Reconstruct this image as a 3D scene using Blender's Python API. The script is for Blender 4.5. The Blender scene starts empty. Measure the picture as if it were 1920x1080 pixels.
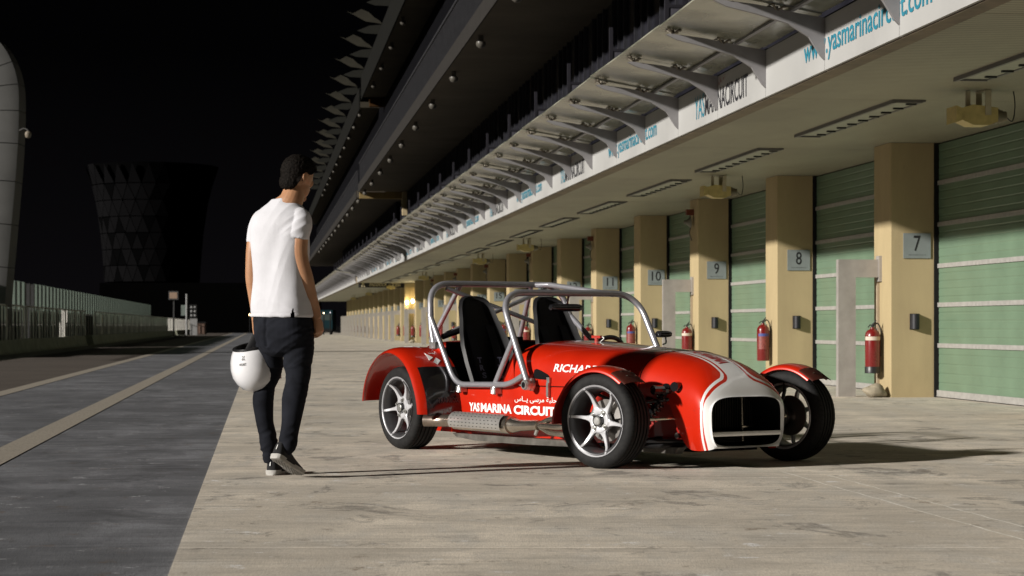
import bpy, math, random
from mathutils import Vector, Matrix
from mathutils.bvhtree import BVHTree
random.seed(7)
R = math.radians
scene = bpy.context.scene
COL = scene.collection

# ------------------------------------------------------------ camera, sky, sun, exposure
CAM_H = 0.86
FPX = 3900.0
cd = bpy.data.cameras.new('camera')
cam = bpy.data.objects.new('camera', cd); COL.objects.link(cam)
cam.location = (0, 0, CAM_H); cam.rotation_euler = (R(90), 0, 0)
cd.sensor_width = 36; cd.lens = 36 * FPX / 1920
cd.shift_y = (610 - 540) / 1920
cd.dof.use_dof = True; cd.dof.focus_distance = 12.6; cd.dof.aperture_fstop = 7.1
cd.clip_start = 0.1; cd.clip_end = 3000
scene.camera = cam

BANG = math.atan(0.12)                      # the pit building runs 6.8 degrees to the left of the view
LU, LV, LZ = 1.0, 0.42, -0.365              # light: across the lane towards the garages, away, down
_c, _s = math.cos(BANG), math.sin(BANG)
sun_dir = Vector((LU * _c - LV * _s, LU * _s + LV * _c, LZ)).normalized()
w = bpy.data.worlds.new('World'); scene.world = w; w.use_nodes = True
nt = w.node_tree; nt.nodes.clear()
wo = nt.nodes.new('ShaderNodeOutputWorld'); bg = nt.nodes.new('ShaderNodeBackground')
tc = nt.nodes.new('ShaderNodeTexCoord'); sx = nt.nodes.new('ShaderNodeSeparateXYZ')
cr = nt.nodes.new('ShaderNodeValToRGB')
nt.links.new(tc.outputs['Generated'], sx.inputs[0]); nt.links.new(sx.outputs['Z'], cr.inputs[0])
nt.links.new(cr.outputs[0], bg.inputs[0]); nt.links.new(bg.outputs[0], wo.inputs[0])
cr.color_ramp.elements[0].position = 0.0; cr.color_ramp.elements[0].color = (.0028, .0025, .0030, 1)
cr.color_ramp.elements[1].position = 0.13; cr.color_ramp.elements[1].color = (.0005, .0005, .0006, 1)
bg.inputs[1].default_value = 1.0
sl = bpy.data.lights.new('floodlight_sun', 'SUN'); sl.energy = 5.0; sl.angle = R(2.0); sl.color = (1.0, .95, .885)
so = bpy.data.objects.new('floodlight_sun', sl); COL.objects.link(so)
so.rotation_euler = (-sun_dir).to_track_quat('Z', 'Y').to_euler(); so.location = (-30, -10, 30)
vs = scene.view_settings
scene.display_settings.display_device = 'sRGB'
vs.view_transform = 'Standard'; vs.look = 'None'; vs.gamma = 1.0; vs.exposure = 0.32; vs.use_curve_mapping = False
scene.render.engine = 'CYCLES'
scene.cycles.use_denoising = True
scene.cycles.max_bounces = 7; scene.cycles.diffuse_bounces = 4; scene.cycles.glossy_bounces = 4
scene.cycles.sample_clamp_indirect = 4.0

# ------------------------------------------------------------ helpers
def tag(o, label=None, cat=None, group=None, kind=None):
    if label: o['label'] = label
    if cat: o['category'] = cat
    if group: o['group'] = group
    if kind: o['kind'] = kind
    return o

def empty(name, loc=(0, 0, 0), rz=0.0, label=None, cat=None, group=None, kind=None):
    o = bpy.data.objects.new(name, None); COL.objects.link(o)
    o.location = loc; o.rotation_euler = (0, 0, rz); o.empty_display_size = .2
    return tag(o, label, cat, group, kind)

def link_mesh(name, me, mat=None, parent=None, loc=(0, 0, 0), rot=(0, 0, 0)):
    o = bpy.data.objects.new(name, me); COL.objects.link(o)
    if mat is not None and len(me.materials) == 0: me.materials.append(mat)
    if parent is not None: o.parent = parent
    o.location = loc; o.rotation_euler = rot
    return o

def copy_tree(o, parent=None):
    c = o.copy(); COL.objects.link(c)
    if parent is not None: c.parent = parent
    for ch in list(o.children): copy_tree(ch, c)
    return c

class MB:
    def __init__(s): s.v = []; s.f = []; s.attr = None; s.mi = []
    def add(s, vs_, fs, m=0):
        b = len(s.v); s.v += [tuple(p) for p in vs_]; s.f += [tuple(i + b for i in f) for f in fs]; s.mi += [m] * len(fs); return s
    def box(s, x0, x1, y0, y1, z0, z1, m=0, M=None):
        p = [Vector((x, y, z)) for x in (x0, x1) for y in (y0, y1) for z in (z0, z1)]
        if M is not None: p = [M @ q for q in p]
        return s.add(p, [(0, 1, 3, 2), (4, 6, 7, 5), (0, 4, 5, 1), (2, 3, 7, 6), (0, 2, 6, 4), (1, 5, 7, 3)], m)
    def loft(s, rings, closed=True, cap=True, m=0, capend=None):
        n = len(rings[0]); vs_ = [p for r in rings for p in r]; fs = []
        for i in range(len(rings) - 1):
            for j in range(n if closed else n - 1):
                k = (j + 1) % n
                fs.append((i * n + j, i * n + k, (i + 1) * n + k, (i + 1) * n + j))
        if closed and cap:
            fs.append(tuple(reversed(range(n)))); fs.append(tuple(range((len(rings) - 1) * n, len(rings) * n)))
        return s.add(vs_, fs, m)
    def tube(s, path, r, n=10, cap=True, m=0, sq=1.0):
        P = [Vector(p) for p in path]; rr = r if isinstance(r, (list, tuple)) else [r] * len(P)
        rings = []; up = None
        for i, p in enumerate(P):
            t = (P[min(i + 1, len(P) - 1)] - P[max(i - 1, 0)]).normalized()
            if up is None:
                a = Vector((0, 0, 1)) if abs(t.z) < .9 else Vector((1, 0, 0))
            else: a = up
            x = a - t * a.dot(t)
            if x.length < 1e-6: x = Vector((1, 0, 0)) - t * t.x
            x.normalize(); y = t.cross(x); up = x
            rings.append([p + (x * math.cos(q) + y * math.sin(q) * sq) * rr[i] for q in [2 * math.pi * k / n for k in range(n)]])
        return s.loft(rings, True, cap, m)
    def lathe(s, prof, n=32, axis='z', c=(0, 0, 0), m=0, closed_prof=False):
        c = Vector(c); rings = []
        for r, h in prof:
            ring = []
            for k in range(n):
                a = 2 * math.pi * k / n; ca, sa = math.cos(a) * r, math.sin(a) * r
                ring.append(c + {'z': Vector((ca, sa, h)), 'y': Vector((sa, h, ca)), 'x': Vector((h, ca, sa))}[axis])
            rings.append(ring)
        if closed_prof: rings.append(rings[0])
        return s.loft(rings, True, not closed_prof, m)
    def prism(s, outline, fn, d0, d1, m=0):
        n = len(outline); a = [fn(p[0], p[1], d0) for p in outline]; b = [fn(p[0], p[1], d1) for p in outline]
        fs = [tuple(range(n)), tuple(reversed(range(n, 2 * n)))] + [(i, i + n, (i + 1) % n + n, (i + 1) % n) for i in range(n)]
        return s.add(a + b, fs, m)
    def ellipsoid(s, c, r, n=16, k=10, M=None, m=0):
        c = Vector(c); rings = []
        for i in range(1, k):
            th = math.pi * i / k
            ring = []
            for j in range(n):
                a = 2 * math.pi * j / n
                p = Vector((r[0] * math.sin(th) * math.cos(a), r[1] * math.sin(th) * math.sin(a), r[2] * math.cos(th)))
                if M is not None: p = M @ p
                ring.append(c + p)
            rings.append(ring)
        top = Vector((0, 0, r[2])); bot = -top
        if M is not None: top = M @ top; bot = M @ bot
        base = len(s.v); s.loft(rings, True, False, m)
        s.v += [tuple(c + top), tuple(c + bot)]; t = len(s.v) - 2
        L = base + (len(rings) - 1) * n
        for j in range(n):
            q = (j + 1) % n
            s.f += [(t, base + q, base + j), (t + 1, L + j, L + q)]; s.mi += [m, m]
        return s
    def mesh(s, name, mats=None, smooth=True, ang=35):
        me = bpy.data.meshes.new(name); me.from_pydata(s.v, [], s.f); me.validate(clean_customdata=False)
        import bmesh
        b = bmesh.new(); b.from_mesh(me); bmesh.ops.recalc_face_normals(b, faces=b.faces); b.to_mesh(me); b.free()
        if mats is not None:
            for q in (mats if isinstance(mats, (list, tuple)) else [mats]): me.materials.append(q)
            if isinstance(mats, (list, tuple)) and len(mats) > 1 and len(me.polygons) == len(s.mi):
                for p, i in zip(me.polygons, s.mi): p.material_index = i
        if smooth:
            me.shade_smooth()
            if ang < 180: me.set_sharp_from_angle(angle=R(ang))
        return me
    def build(s, name, mat=None, parent=None, loc=(0, 0, 0), rot=(0, 0, 0), smooth=True, ang=35):
        return link_mesh(name, s.mesh(name, mat, smooth, ang), None, parent, loc, rot)

def bend(pts, r=0.06, k=6):
    P = [Vector(p) for p in pts]; out = [P[0]]
    for i in range(1, len(P) - 1):
        a = (P[i - 1] - P[i]); b = (P[i + 1] - P[i])
        rr = r[i - 1] if isinstance(r, (list, tuple)) else r
        q = min(rr, a.length * .49, b.length * .49)
        s0 = P[i] + a.normalized() * q; s1 = P[i] + b.normalized() * q
        for j in range(k + 1):
            t = j / k; out.append(s0 * (1 - t) ** 2 + P[i] * 2 * t * (1 - t) + s1 * t * t)
    out.append(P[-1]); return out

def spline(pts, k=6):
    P = [Vector(p) for p in pts]; out = []
    for i in range(len(P) - 1):
        p0 = P[max(i - 1, 0)]; p1 = P[i]; p2 = P[i + 1]; p3 = P[min(i + 2, len(P) - 1)]
        for j in range(k):
            t = j / k
            out.append(.5 * ((2 * p1) + (p2 - p0) * t + (2 * p0 - 5 * p1 + 4 * p2 - p3) * t * t + (3 * p1 - p0 - 3 * p2 + p3) * t ** 3))
    out.append(P[-1]); return out

def interp(x, tab):
    if x <= tab[0][0]: return tab[0][1]
    for (a, b), (c, d) in zip(tab, tab[1:]):
        if x <= c:
            t = (x - a) / (c - a); return b + (d - b) * t
    return tab[-1][1]

def sinterp(x, tab):                       # smooth (monotone-ish catmull) interpolation
    n = len(tab)
    if x <= tab[0][0]: return tab[0][1]
    if x >= tab[-1][0]: return tab[-1][1]
    for i in range(n - 1):
        if x <= tab[i + 1][0]:
            x0, y0 = tab[i]; x1, y1 = tab[i + 1]
            m0 = (tab[i + 1][1] - tab[i - 1][1]) / (tab[i + 1][0] - tab[i - 1][0]) if i > 0 else (y1 - y0) / (x1 - x0)
            m1 = (tab[i + 2][1] - y0) / (tab[i + 2][0] - x0) if i < n - 2 else (y1 - y0) / (x1 - x0)
            h = x1 - x0; t = (x - x0) / h
            return (2 * t ** 3 - 3 * t * t + 1) * y0 + (t ** 3 - 2 * t * t + t) * h * m0 + (-2 * t ** 3 + 3 * t * t) * y1 + (t ** 3 - t * t) * h * m1

def text_geo(s, bold=0.0, shear=0.0, res=3):
    cu = bpy.data.curves.new('txt', 'FONT'); cu.body = s; cu.size = 1.0; cu.resolution_u = res; cu.offset = bold; cu.shear = shear
    o = bpy.data.objects.new('txt', cu); COL.objects.link(o)
    dg = bpy.context.evaluated_depsgraph_get(); dg.update()
    me = bpy.data.meshes.new_from_object(o.evaluated_get(dg))
    v = [(p.co.x, p.co.y) for p in me.vertices]; f = [tuple(p.vertices) for p in me.polygons]
    bpy.data.objects.remove(o); bpy.data.curves.remove(cu); bpy.data.meshes.remove(me)
    return v, f

def text_fit(s, wd, ht, fn, name, mat, parent=None, bold=0.0, shear=0.0, thick=None, res=3):
    """text scaled to wd x ht with its lower left at (0,0), put in place by fn(x, y)"""
    v, f = text_geo(s, bold, shear, res)
    if not v: return None
    x0 = min(p[0] for p in v); x1 = max(p[0] for p in v); y0 = min(p[1] for p in v); y1 = max(p[1] for p in v)
    v = [fn((p[0] - x0) / (x1 - x0) * wd, (p[1] - y0) / (y1 - y0) * ht) for p in v]
    me = bpy.data.meshes.new(name); me.from_pydata([tuple(p) for p in v], [], f); me.materials.append(mat)
    return link_mesh(name, me, None, parent)

# ------------------------------------------------------------ materials
def newmat(name):
    m = bpy.data.materials.new(name); m.use_nodes = True
    return m, m.node_tree, m.node_tree.nodes['Principled BSDF']

def setp(b, base=None, rough=None, metal=None, coat=None, spec=None, coat_r=None):
    if base is not None: b.inputs['Base Color'].default_value = (*base, 1)
    if rough is not None: b.inputs['Roughness'].default_value = rough
    if metal is not None: b.inputs['Metallic'].default_value = metal
    if coat is not None: b.inputs['Coat Weight'].default_value = coat
    if coat_r is not None: b.inputs['Coat Roughness'].default_value = coat_r
    if spec is not None: b.inputs['Specular IOR Level'].default_value = spec

def node(nt, t, **kw):
    n = nt.nodes.new(t)
    for k, v in kw.items():
        if k.startswith('i_'):
            n.inputs[k[2:].replace('_', ' ')].default_value = v
        else: setattr(n, k, v)
    return n

def mixc(nt, fac, a, b, mode='MIX'):
    n = nt.nodes.new('ShaderNodeMix'); n.data_type = 'RGBA'; n.blend_type = mode
    for i, v in ((0, fac), (6, a), (7, b)):
        if hasattr(v, 'is_output'): nt.links.new(v, n.inputs[i])
        elif i == 0: n.inputs[0].default_value = v
        else: n.inputs[i].default_value = (*v, 1)
    return n.outputs[2]

def ramp(nt, src, p0, p1, c0=(0, 0, 0), c1=(1, 1, 1), interp_='LINEAR'):
    n = nt.nodes.new('ShaderNodeValToRGB'); e = n.color_ramp.elements; n.color_ramp.interpolation = interp_
    e[0].position = p0; e[1].position = p1; e[0].color = (*c0, 1); e[1].color = (*c1, 1)
    nt.links.new(src, n.inputs[0]); return n.outputs[0]

NUMW = 'zero one two three four five six seven eight nine ten eleven twelve thirteen fourteen fifteen sixteen seventeen eighteen nineteen'.split()
def words(k):
    if k < 20: return NUMW[k]
    t = ('twenty', 'thirty', 'forty')[k // 10 - 2]; return t + ('-' + NUMW[k % 10] if k % 10 else '')

def coords(nt, scale=(1, 1, 1), rot=(0, 0, 0), kind='Object', loc=(0, 0, 0)):
    t = nt.nodes.new('ShaderNodeTexCoord'); m = nt.nodes.new('ShaderNodeMapping')
    m.inputs['Scale'].default_value = scale; m.inputs['Rotation'].default_value = rot; m.inputs['Location'].default_value = loc
    nt.links.new(t.outputs[kind], m.inputs[0]); return m.outputs[0]

def noise(nt, co, scale, detail=4, rough=.55, dist=0):
    n = nt.nodes.new('ShaderNodeTexNoise'); n.inputs['Scale'].default_value = scale; n.inputs['Detail'].default_value = detail
    n.inputs['Roughness'].default_value = rough; n.inputs['Distortion'].default_value = dist
    if co is not None: nt.links.new(co, n.inputs['Vector'])
    return n.outputs['Fac']

def bump(nt, b, h, strength=.2, dist=.01):
    n = nt.nodes.new('ShaderNodeBump'); n.inputs['Strength'].default_value = strength; n.inputs['Distance'].default_value = dist
    nt.links.new(h, n.inputs['Height']); nt.links.new(n.outputs[0], b.inputs['Normal']); return n

MATS = {}
def simple(name, base, rough=.5, metal=0.0, coat=None, spec=None, vary=.18, vscale=6.0, bmp=0.0, bscale=60.0, emit=None, es=1.0):
    """a plain finish with a little dirt and grain in it"""
    if name in MATS: return MATS[name]
    m, nt, b = newmat(name); setp(b, base, rough, metal, coat, spec)
    co = coords(nt)
    if vary:
        n = noise(nt, co, vscale, 5, .6)
        nt.links.new(mixc(nt, ramp(nt, n, .3, .72), tuple(c * (1 - vary) for c in base), tuple(min(1, c * (1 + vary * .6)) for c in base)), b.inputs['Base Color'])
        r = node(nt, 'ShaderNodeMapRange'); r.inputs['To Min'].default_value = max(.02, rough * .8); r.inputs['To Max'].default_value = min(1, rough * 1.25)
        nt.links.new(n, r.inputs[0]); nt.links.new(r.outputs[0], b.inputs['Roughness'])
    if bmp: bump(nt, b, noise(nt, co, bscale, 4), bmp, .004)
    if emit: b.inputs['Emission Color'].default_value = (*emit, 1); b.inputs['Emission Strength'].default_value = es
    MATS[name] = m; return m
# ------------------------------------------------------------ ground
def m_concrete(name, base, streak, contrast, stain=.5, rubber=0.0):
    m, nt, b = newmat(name); setp(b, base, .8, spec=.22)
    mul = lambda k: tuple(min(1, x * k) for x in base)
    def N(scale, rot=0, loc=(0, 0, 0), s=1.0, d=6, r=.6, dist=0): return noise(nt, coords(nt, scale, (0, 0, R(rot)), loc=loc), s, d, r, dist)
    st = N((.7, 1.7, 1), 1.0, s=1.0, d=8, r=.66, dist=.5)        # brushed finish across the lane
    fi = N((3.2, 9, 1), -.8, s=1.0, d=6, r=.68)
    big = N((.45, .22, 1), 8, s=1.0, d=7, r=.62, dist=.6); mid = N((1.9, .62, 1), 4, (4, 2, 0), 1.3, 9, .70, .5)
    grain = N((1, .14, 1), 0, s=150, d=4, r=.7); pit = N((1, .2, 1), 0, (7, 7, 0), 40, 5, .72)
    c = mixc(nt, ramp(nt, big, .42, .58), mul(1 - contrast * .55), mul(1 + contrast * .28))
    c = mixc(nt, ramp(nt, mid, .46, .60, (0,) * 3, (.7,) * 3), c, streak)
    c = mixc(nt, ramp(nt, st, .46, .60, (.0,) * 3, (.60,) * 3), c, mul(1 - contrast))
    c = mixc(nt, ramp(nt, fi, .50, .62, (.0,) * 3, (.45,) * 3), c, mul(.55))
    c = mixc(nt, ramp(nt, grain, .40, .62, (.42,) * 3, (0,) * 3), c, mul(.45))
    c = mixc(nt, ramp(nt, pit, .60, .70, (0,) * 3, (.6,) * 3), c, mul(.42))
    # rubber scuffs, oil spots, rust-brown marks
    s1 = N((1.5, 1.1, 1), 6, (3.1, 1.7, 0), .95, 10, .76, .6)
    c = mixc(nt, ramp(nt, s1, .56, .62, (0,) * 3, (stain,) * 3), c, (.045, .046, .05))
    s3 = N((1.6, 1.0, 1), -6, (9, 4, 0), 2.4, 10, .78, .4)
    c = mixc(nt, ramp(nt, s3, .585, .635, (0,) * 3, (stain,) * 3), c, (.06, .052, .045))
    s5 = N((1.9, 1.6, 1), 3, (2, 9, 0), 2.1, 9, .76)
    c = mixc(nt, ramp(nt, s5, .60, .64, (0,) * 3, (stain * .9,) * 3), c, (.12, .075, .04))
    # tyre marks: bundles of thin arcs
    for rot, sc, lo, a in ((-3, (.06, 2.4, 1), (1, 7, 0), .55), (9, (.05, 1.6, 1), (5, 3, 0), .4), (-84, (.05, 1.3, 1), (2, 1, 0), rubber)):
        if a <= 0: continue
        f = N(sc, rot, lo, 1.0, 2, .5)
        rn = nt.nodes.new('ShaderNodeValToRGB'); e = rn.color_ramp.elements
        e[0].position = .455; e[0].color = (0, 0, 0, 1); e[1].position = .462; e[1].color = (a, a, a, 1)
        for p_, v_ in ((.470, 0), (.500, 0), (.506, a * .7), (.514, 0), (.560, 0), (.566, a), (.580, a * .4), (.588, 0)):
            q = e.new(p_); q.color = (v_, v_, v_, 1)
        nt.links.new(f, rn.inputs[0]); br_ = nt.nodes.new('ShaderNodeMath'); br_.operation = 'MULTIPLY'
        nt.links.new(rn.outputs[0], br_.inputs[0]); nt.links.new(ramp(nt, mid, .38, .62), br_.inputs[1])
        c = mixc(nt, br_.outputs[0], c, tuple(x * .28 for x in base))
    # pale scratches and crumbs
    s4 = N((2.2, 2.6, 1), 2, (5, 2, 3), 2.0, 10, .78)
    c = mixc(nt, ramp(nt, s4, .60, .64, (0,) * 3, (.8,) * 3), c, tuple(min(.8, x * 1.2 + .18) for x in base))
    nt.links.new(c, b.inputs['Base Color'])
    ad = node(nt, 'ShaderNodeMath', operation='ADD'); nt.links.new(fi, ad.inputs[0]); nt.links.new(grain, ad.inputs[1])
    ad2 = node(nt, 'ShaderNodeMath', operation='ADD'); nt.links.new(ad.outputs[0], ad2.inputs[0]); nt.links.new(pit, ad2.inputs[1])
    bump(nt, b, ad2.outputs[0], .35, .004)
    return m

M_conc = m_concrete('concrete_slab', (.76, .685, .575), (.60, .57, .515), .36, .52)
M_lane = m_concrete('painted_lane', (.20, .205, .22), (.125, .128, .14), .62, .45, .6)
def m_asphalt(name, base):
    m, nt, b = newmat(name); setp(b, base, .85, spec=.2)
    co = coords(nt); f = noise(nt, co, 70, 3, .7); g = noise(nt, coords(nt, (.3, .5, 1)), 1.2, 5)
    c = mixc(nt, ramp(nt, f, .35, .65), tuple(x * .6 for x in base), tuple(x * 1.35 for x in base))
    c = mixc(nt, ramp(nt, g, .35, .7, (0,) * 3, (.5,) * 3), c, tuple(x * .6 for x in base))
    nt.links.new(c, b.inputs['Base Color']); bump(nt, b, f, .5, .006); return m
M_asph = m_asphalt('track_asphalt', (.10, .085, .073))
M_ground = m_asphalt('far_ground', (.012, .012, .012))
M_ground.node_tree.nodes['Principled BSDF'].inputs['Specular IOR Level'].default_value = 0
def m_linepaint(name, base):
    m, nt, b = newmat(name); setp(b, base, .75)
    f = noise(nt, coords(nt), 45, 5, .75); g = noise(nt, coords(nt, (1, 5, 1)), 2.5, 6, .7)
    c = mixc(nt, ramp(nt, f, .35, .6), tuple(x * .45 for x in base), base)
    c = mixc(nt, ramp(nt, g, .5, .75, (0,) * 3, (.6,) * 3), c, tuple(x * .5 for x in base))
    nt.links.new(c, b.inputs['Base Color']); bump(nt, b, f, .4, .004); return m
M_line = m_linepaint('lane_line_paint', (.37, .33, .27))

SITE = BANG                                     # everything along the lane is built in this frame: x across, y along
ZR = 0.0
def quad(name, x0, x1, y0, y1, z, mat, kind='structure', seg=1):
    me = bpy.data.meshes.new(name)
    me.from_pydata([(x0, y0, z), (x1, y0, z), (x1, y1, z), (x0, y1, z)], [], [(0, 1, 2, 3)]); me.materials.append(mat)
    o = link_mesh(name, me); o.rotation_euler = (0, 0, SITE)
    return tag(o, kind=kind)

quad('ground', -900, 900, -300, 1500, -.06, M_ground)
quad('pit_lane', -3.40, -.27, -12, 260, -.006, M_lane)
quad('track', -7.6, -3.40, -12, 260, -.010, M_asph)
quad('track_line', -3.40, -3.17, -12, 250, -.002, M_line)
quad('lane_line', -1.84, -1.61, -12, 250, -.002, M_line)
quad('kerb_strip', -7.6, -6.35, -12, 240, -.006, simple('kerb_concrete', (.20, .20, .15), .85, vary=.3, vscale=3, bmp=.3))

apron = empty('pit_apron', (0, 0, 0), 0, kind='structure')
# slabs: transverse joints square to the view, long edges following the lane
def slab_mesh(y0, y1, zt=0.0):
    g = .005; t = .12
    def P(a, y, z):                              # a = distance from the lane measured at constant depth
        return (a - t * y, y, z)
    mb = MB(); b = []
    e0, e1 = -.325, 9.0
    c = .0003
    vs_ = [P(e0, y0 + g, -.055), P(e1, y0 + g, -.055), P(e1, y1 - g, -.055), P(e0, y1 - g, -.055),
           P(e0, y0 + g, zt - c), P(e1, y0 + g, zt - c), P(e1, y1 - g, zt - c), P(e0, y1 - g, zt - c),
           P(e0 + c, y0 + g + c, zt), P(e1 - c, y0 + g + c, zt), P(e1 - c, y1 - g - c, zt), P(e0 + c, y1 - g - c, zt)]
    fs = [(0, 1, 5, 4), (1, 2, 6, 5), (2, 3, 7, 6), (3, 0, 4, 7), (4, 5, 9, 8), (5, 6, 10, 9), (6, 7, 11, 10), (7, 4, 8, 11), (8, 9, 10, 11)]
    mb.add(vs_, fs); return mb
yj = [-12 + 5.02 * i for i in range(0, 55)]
yj = [y + (18.1 - (-12 + 5.02 * 6)) for y in yj]
for a_, b_ in zip(yj, yj[1:]):
    slab_mesh(a_, b_).build('concrete_slab', M_conc, apron, smooth=False)
    mbj = MB(); q0, q1 = b_ - .0046, b_ + .0046
    mbj.add([(x - .12 * b_, y, z) for z in (-.054, -.0015) for x, y in ((-.32, q0), (8.99, q0), (8.99, q1), (-.32, q1))], [(4, 5, 6, 7), (0, 1, 5, 4), (2, 3, 7, 6)])
    mbj.build('joint_sealant', simple('joint_sealant', (.05, .048, .045), .8, spec=.05), apron, smooth=False)
mb = MB(); mb.box(-.325, -.318, -12, 258, -.05, -.003)
def chalk(xx, y0, y1, name):
    mb = MB(); n = 60; L = []
    for i in range(n + 1):
        y = y0 + (y1 - y0) * i / n; wob = random.uniform(-.006, .006); hw = .0045 + random.uniform(-.0015, .002)
        L.append(((xx + wob - hw), y)); L.append(((xx + wob + hw), y))
    vs_ = [(a * _c - b * _s, a * _s + b * _c, .003) for a, b in L]
    return tag(mb.add(vs_, [(2 * i, 2 * i + 1, 2 * i + 3, 2 * i + 2) for i in range(n)]).build(name, simple('chalk_white', (.78, .76, .70), .9, vary=.3, vscale=30)), kind='structure')
chalk(3.02, 3.5, 11.9, 'chalk_line'); chalk(3.215, 4.0, 11.6, 'chalk_line')

# ------------------------------------------------------------ pit building (frame: x = across, y = along, z up)
SITE_ROT = (0, 0, SITE)
site = empty('pit_building', (0, 0, 0), SITE,
             'long multi-storey pit garage building with cream pillars, green roller doors and glass canopy', 'building')
V0, PITCH = 24.09, 5.52
UF, UD, CE = 7.43, 8.03, 3.04
def vk(k): return V0 + PITCH * (k - 7)
K0, K1 = 5, 36
VEND = vk(K1) + 6

def m_plaster(name, base):
    m, nt, b = newmat(name); setp(b, base, .88, spec=.2)
    co = coords(nt, kind='Object'); f = noise(nt, co, 90, 4, .6); g = noise(nt, coords(nt, (1, 1, .35)), 1.8, 6, .65, .3)
    gi = node(nt, 'ShaderNodeObjectInfo')
    c = mixc(nt, ramp(nt, g, .35, .72, (0,) * 3, (.75,) * 3), base, tuple(x * .74 for x in base))
    c = mixc(nt, ramp(nt, f, .35, .65, (.22,) * 3, (0,) * 3), c, tuple(x * .6 for x in base))
    s = noise(nt, coords(nt, (1, 1, .8), loc=(2, 5, 1)), 3.3, 9, .7, .8)
    c = mixc(nt, ramp(nt, s, .64, .78, (0,) * 3, (.35,) * 3), c, tuple(x * .45 for x in base))
    sz = node(nt, 'ShaderNodeSeparateXYZ'); nt.links.new(coords(nt), sz.inputs[0])
    dirt = node(nt, 'ShaderNodeMapRange'); dirt.inputs['From Min'].default_value = .5; dirt.inputs['From Max'].default_value = 0
    dirt.inputs['To Max'].default_value = .35; nt.links.new(sz.outputs['Z'], dirt.inputs[0])
    mm = node(nt, 'ShaderNodeMath', operation='MULTIPLY'); nt.links.new(dirt.outputs[0], mm.inputs[0]); nt.links.new(g, mm.inputs[1])
    c = mixc(nt, mm.outputs[0], c, tuple(x * .5 for x in base))
    nt.links.new(c, b.inputs['Base Color']); bump(nt, b, f, .3, .004); return m
M_pillar = m_plaster('cream_plaster', (.42, .335, .190))
M_trimw = simple('off_white_trim', (.52, .50, .44), .6, vary=.25, vscale=12)
M_door = simple('green_door_panel', (.128, .195, .130), .38, vary=.13, vscale=2.0)
M_rail = simple('door_rail_metal', (.34, .33, .31), .5, .15, vary=.2, vscale=14)
M_dark = simple('dark_gap', (.015, .015, .015), .8, spec=.05)

pillar_mb = MB()
bv = .018
def sqring(x0, x1, y0, y1, z, c=bv):
    return [Vector(p) for p in ((x0 + c, y0, z), (x1, y0, z), (x1, y1, z), (x0 + c, y1, z), (x0, y1 - c, z), (x0, y0 + c, z))]
pillar_mb.loft([sqring(0, .72, 0, .66, 0), sqring(0, .72, 0, .66, CE - .003)])
pillar_me = pillar_mb.mesh('pillar', M_pillar, smooth=False)
trim_me = MB().box(.575, .605, -.012, .0, 0.0, CE - .01).mesh('corner_trim', M_trimw, smooth=False)
for k in range(K0, K1 + 1):
    p = link_mesh('pillar', pillar_me, None, site, (UF, vk(k), 0))
    link_mesh('corner_trim', trim_me, None, p)

# garage doors: six ribbed panels with rails between
zs = [.06, .62, 1.105, 1.57, 2.065, 2.56, 3.03]
def door_panel_mesh(h):
    mb = MB(); n = 5; L = PITCH - .66
    pts = []
    for i in range(n):
        z0 = h * i / n; z1 = h * (i + 1) / n
        pts += [(0, z0 + .004), (-.004, z0 + .014), (-.004, z1 - .014), (0, z1 - .004)]
    a = [(x, 0, z) for x, z in pts]; b = [(x, L, z) for x, z in pts]; m = len(pts)
    mb.add(a + b, [(i, i + 1, i + 1 + m, i + m) for i in range(m - 1)])
    return mb.mesh('door_panel', M_door, smooth=False)
rail_me = MB().box(-.022, .02, 0, PITCH - .66, -.026, .026).mesh('door_rail', M_rail, smooth=False)
bottom_me = MB().box(-.03, .02, 0, PITCH - .66, 0.0, .075).box(-.034, -.03, 0, PITCH - .66, .0, .012).mesh('bottom_rail', M_rail, smooth=False)
panels = [door_panel_mesh(zs[i + 1] - zs[i]) for i in range(6)]
frame_me = MB().box(-.06, .05, -.0, .02, 0, CE).box(-.06, .05, PITCH - .68, PITCH - .66, 0, CE).box(.03, .05, .02, PITCH - .68, 0, CE).mesh('garage_door', M_dark, smooth=False)
for k in range(K0, K1 + 1):
    d = link_mesh('garage_door', frame_me, None, site, (UD, vk(k) + .66, 0))
    for i in range(6): link_mesh('door_panel', panels[i], None, d, (0, 0, zs[i]))
    for i in range(1, 6): link_mesh('door_rail', rail_me, None, d, (0, 0, zs[i]))
    link_mesh('bottom_rail', bottom_me, None, d, (0, 0, .012))

# ceiling over the apron: narrow slats across
def m_soffit(name, base, sc=1.0):
    m, nt, b = newmat(name); setp(b, base, .55, spec=.3)
    co = coords(nt)
    wv = node(nt, 'ShaderNodeTexWave', wave_type='BANDS', bands_direction='Y', wave_profile='SAW'); wv.inputs['Scale'].default_value = 10.5 / 3.14159 * sc
    nt.links.new(co, wv.inputs['Vector'])
    g = noise(nt, coords(nt, (.6, .25, 1)), 1.4, 5, .6)
    c = mixc(nt, ramp(nt, g, .35, .7), tuple(x * .8 for x in base), tuple(x * 1.12 for x in base))
    c = mixc(nt, ramp(nt, wv.outputs['Fac'], .05, .30, (.85,) * 3, (0,) * 3), c, tuple(x * .3 for x in base))
    nt.links.new(c, b.inputs['Base Color']); bump(nt, b, wv.outputs['Fac'], .25, .01); return m
M_soff = m_soffit('slatted_soffit', (.31, .295, .215))
VA, VB = 3.0, VEND
n = 0
v = VA
while v < VB:                                   # ceiling boards with a shadow gap every bay third
    v1 = min(v + PITCH, VB)
    MB().box(4.97, 8.3, v + .006, v1 - .006, CE, CE + .05).build('ceiling_panel', M_soff, site, smooth=False); v = v1
MB().box(5.0, 8.2, VA, VB, CE + .054, CE + .2).build('ceiling_deck', M_dark, site, smooth=False)
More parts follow.
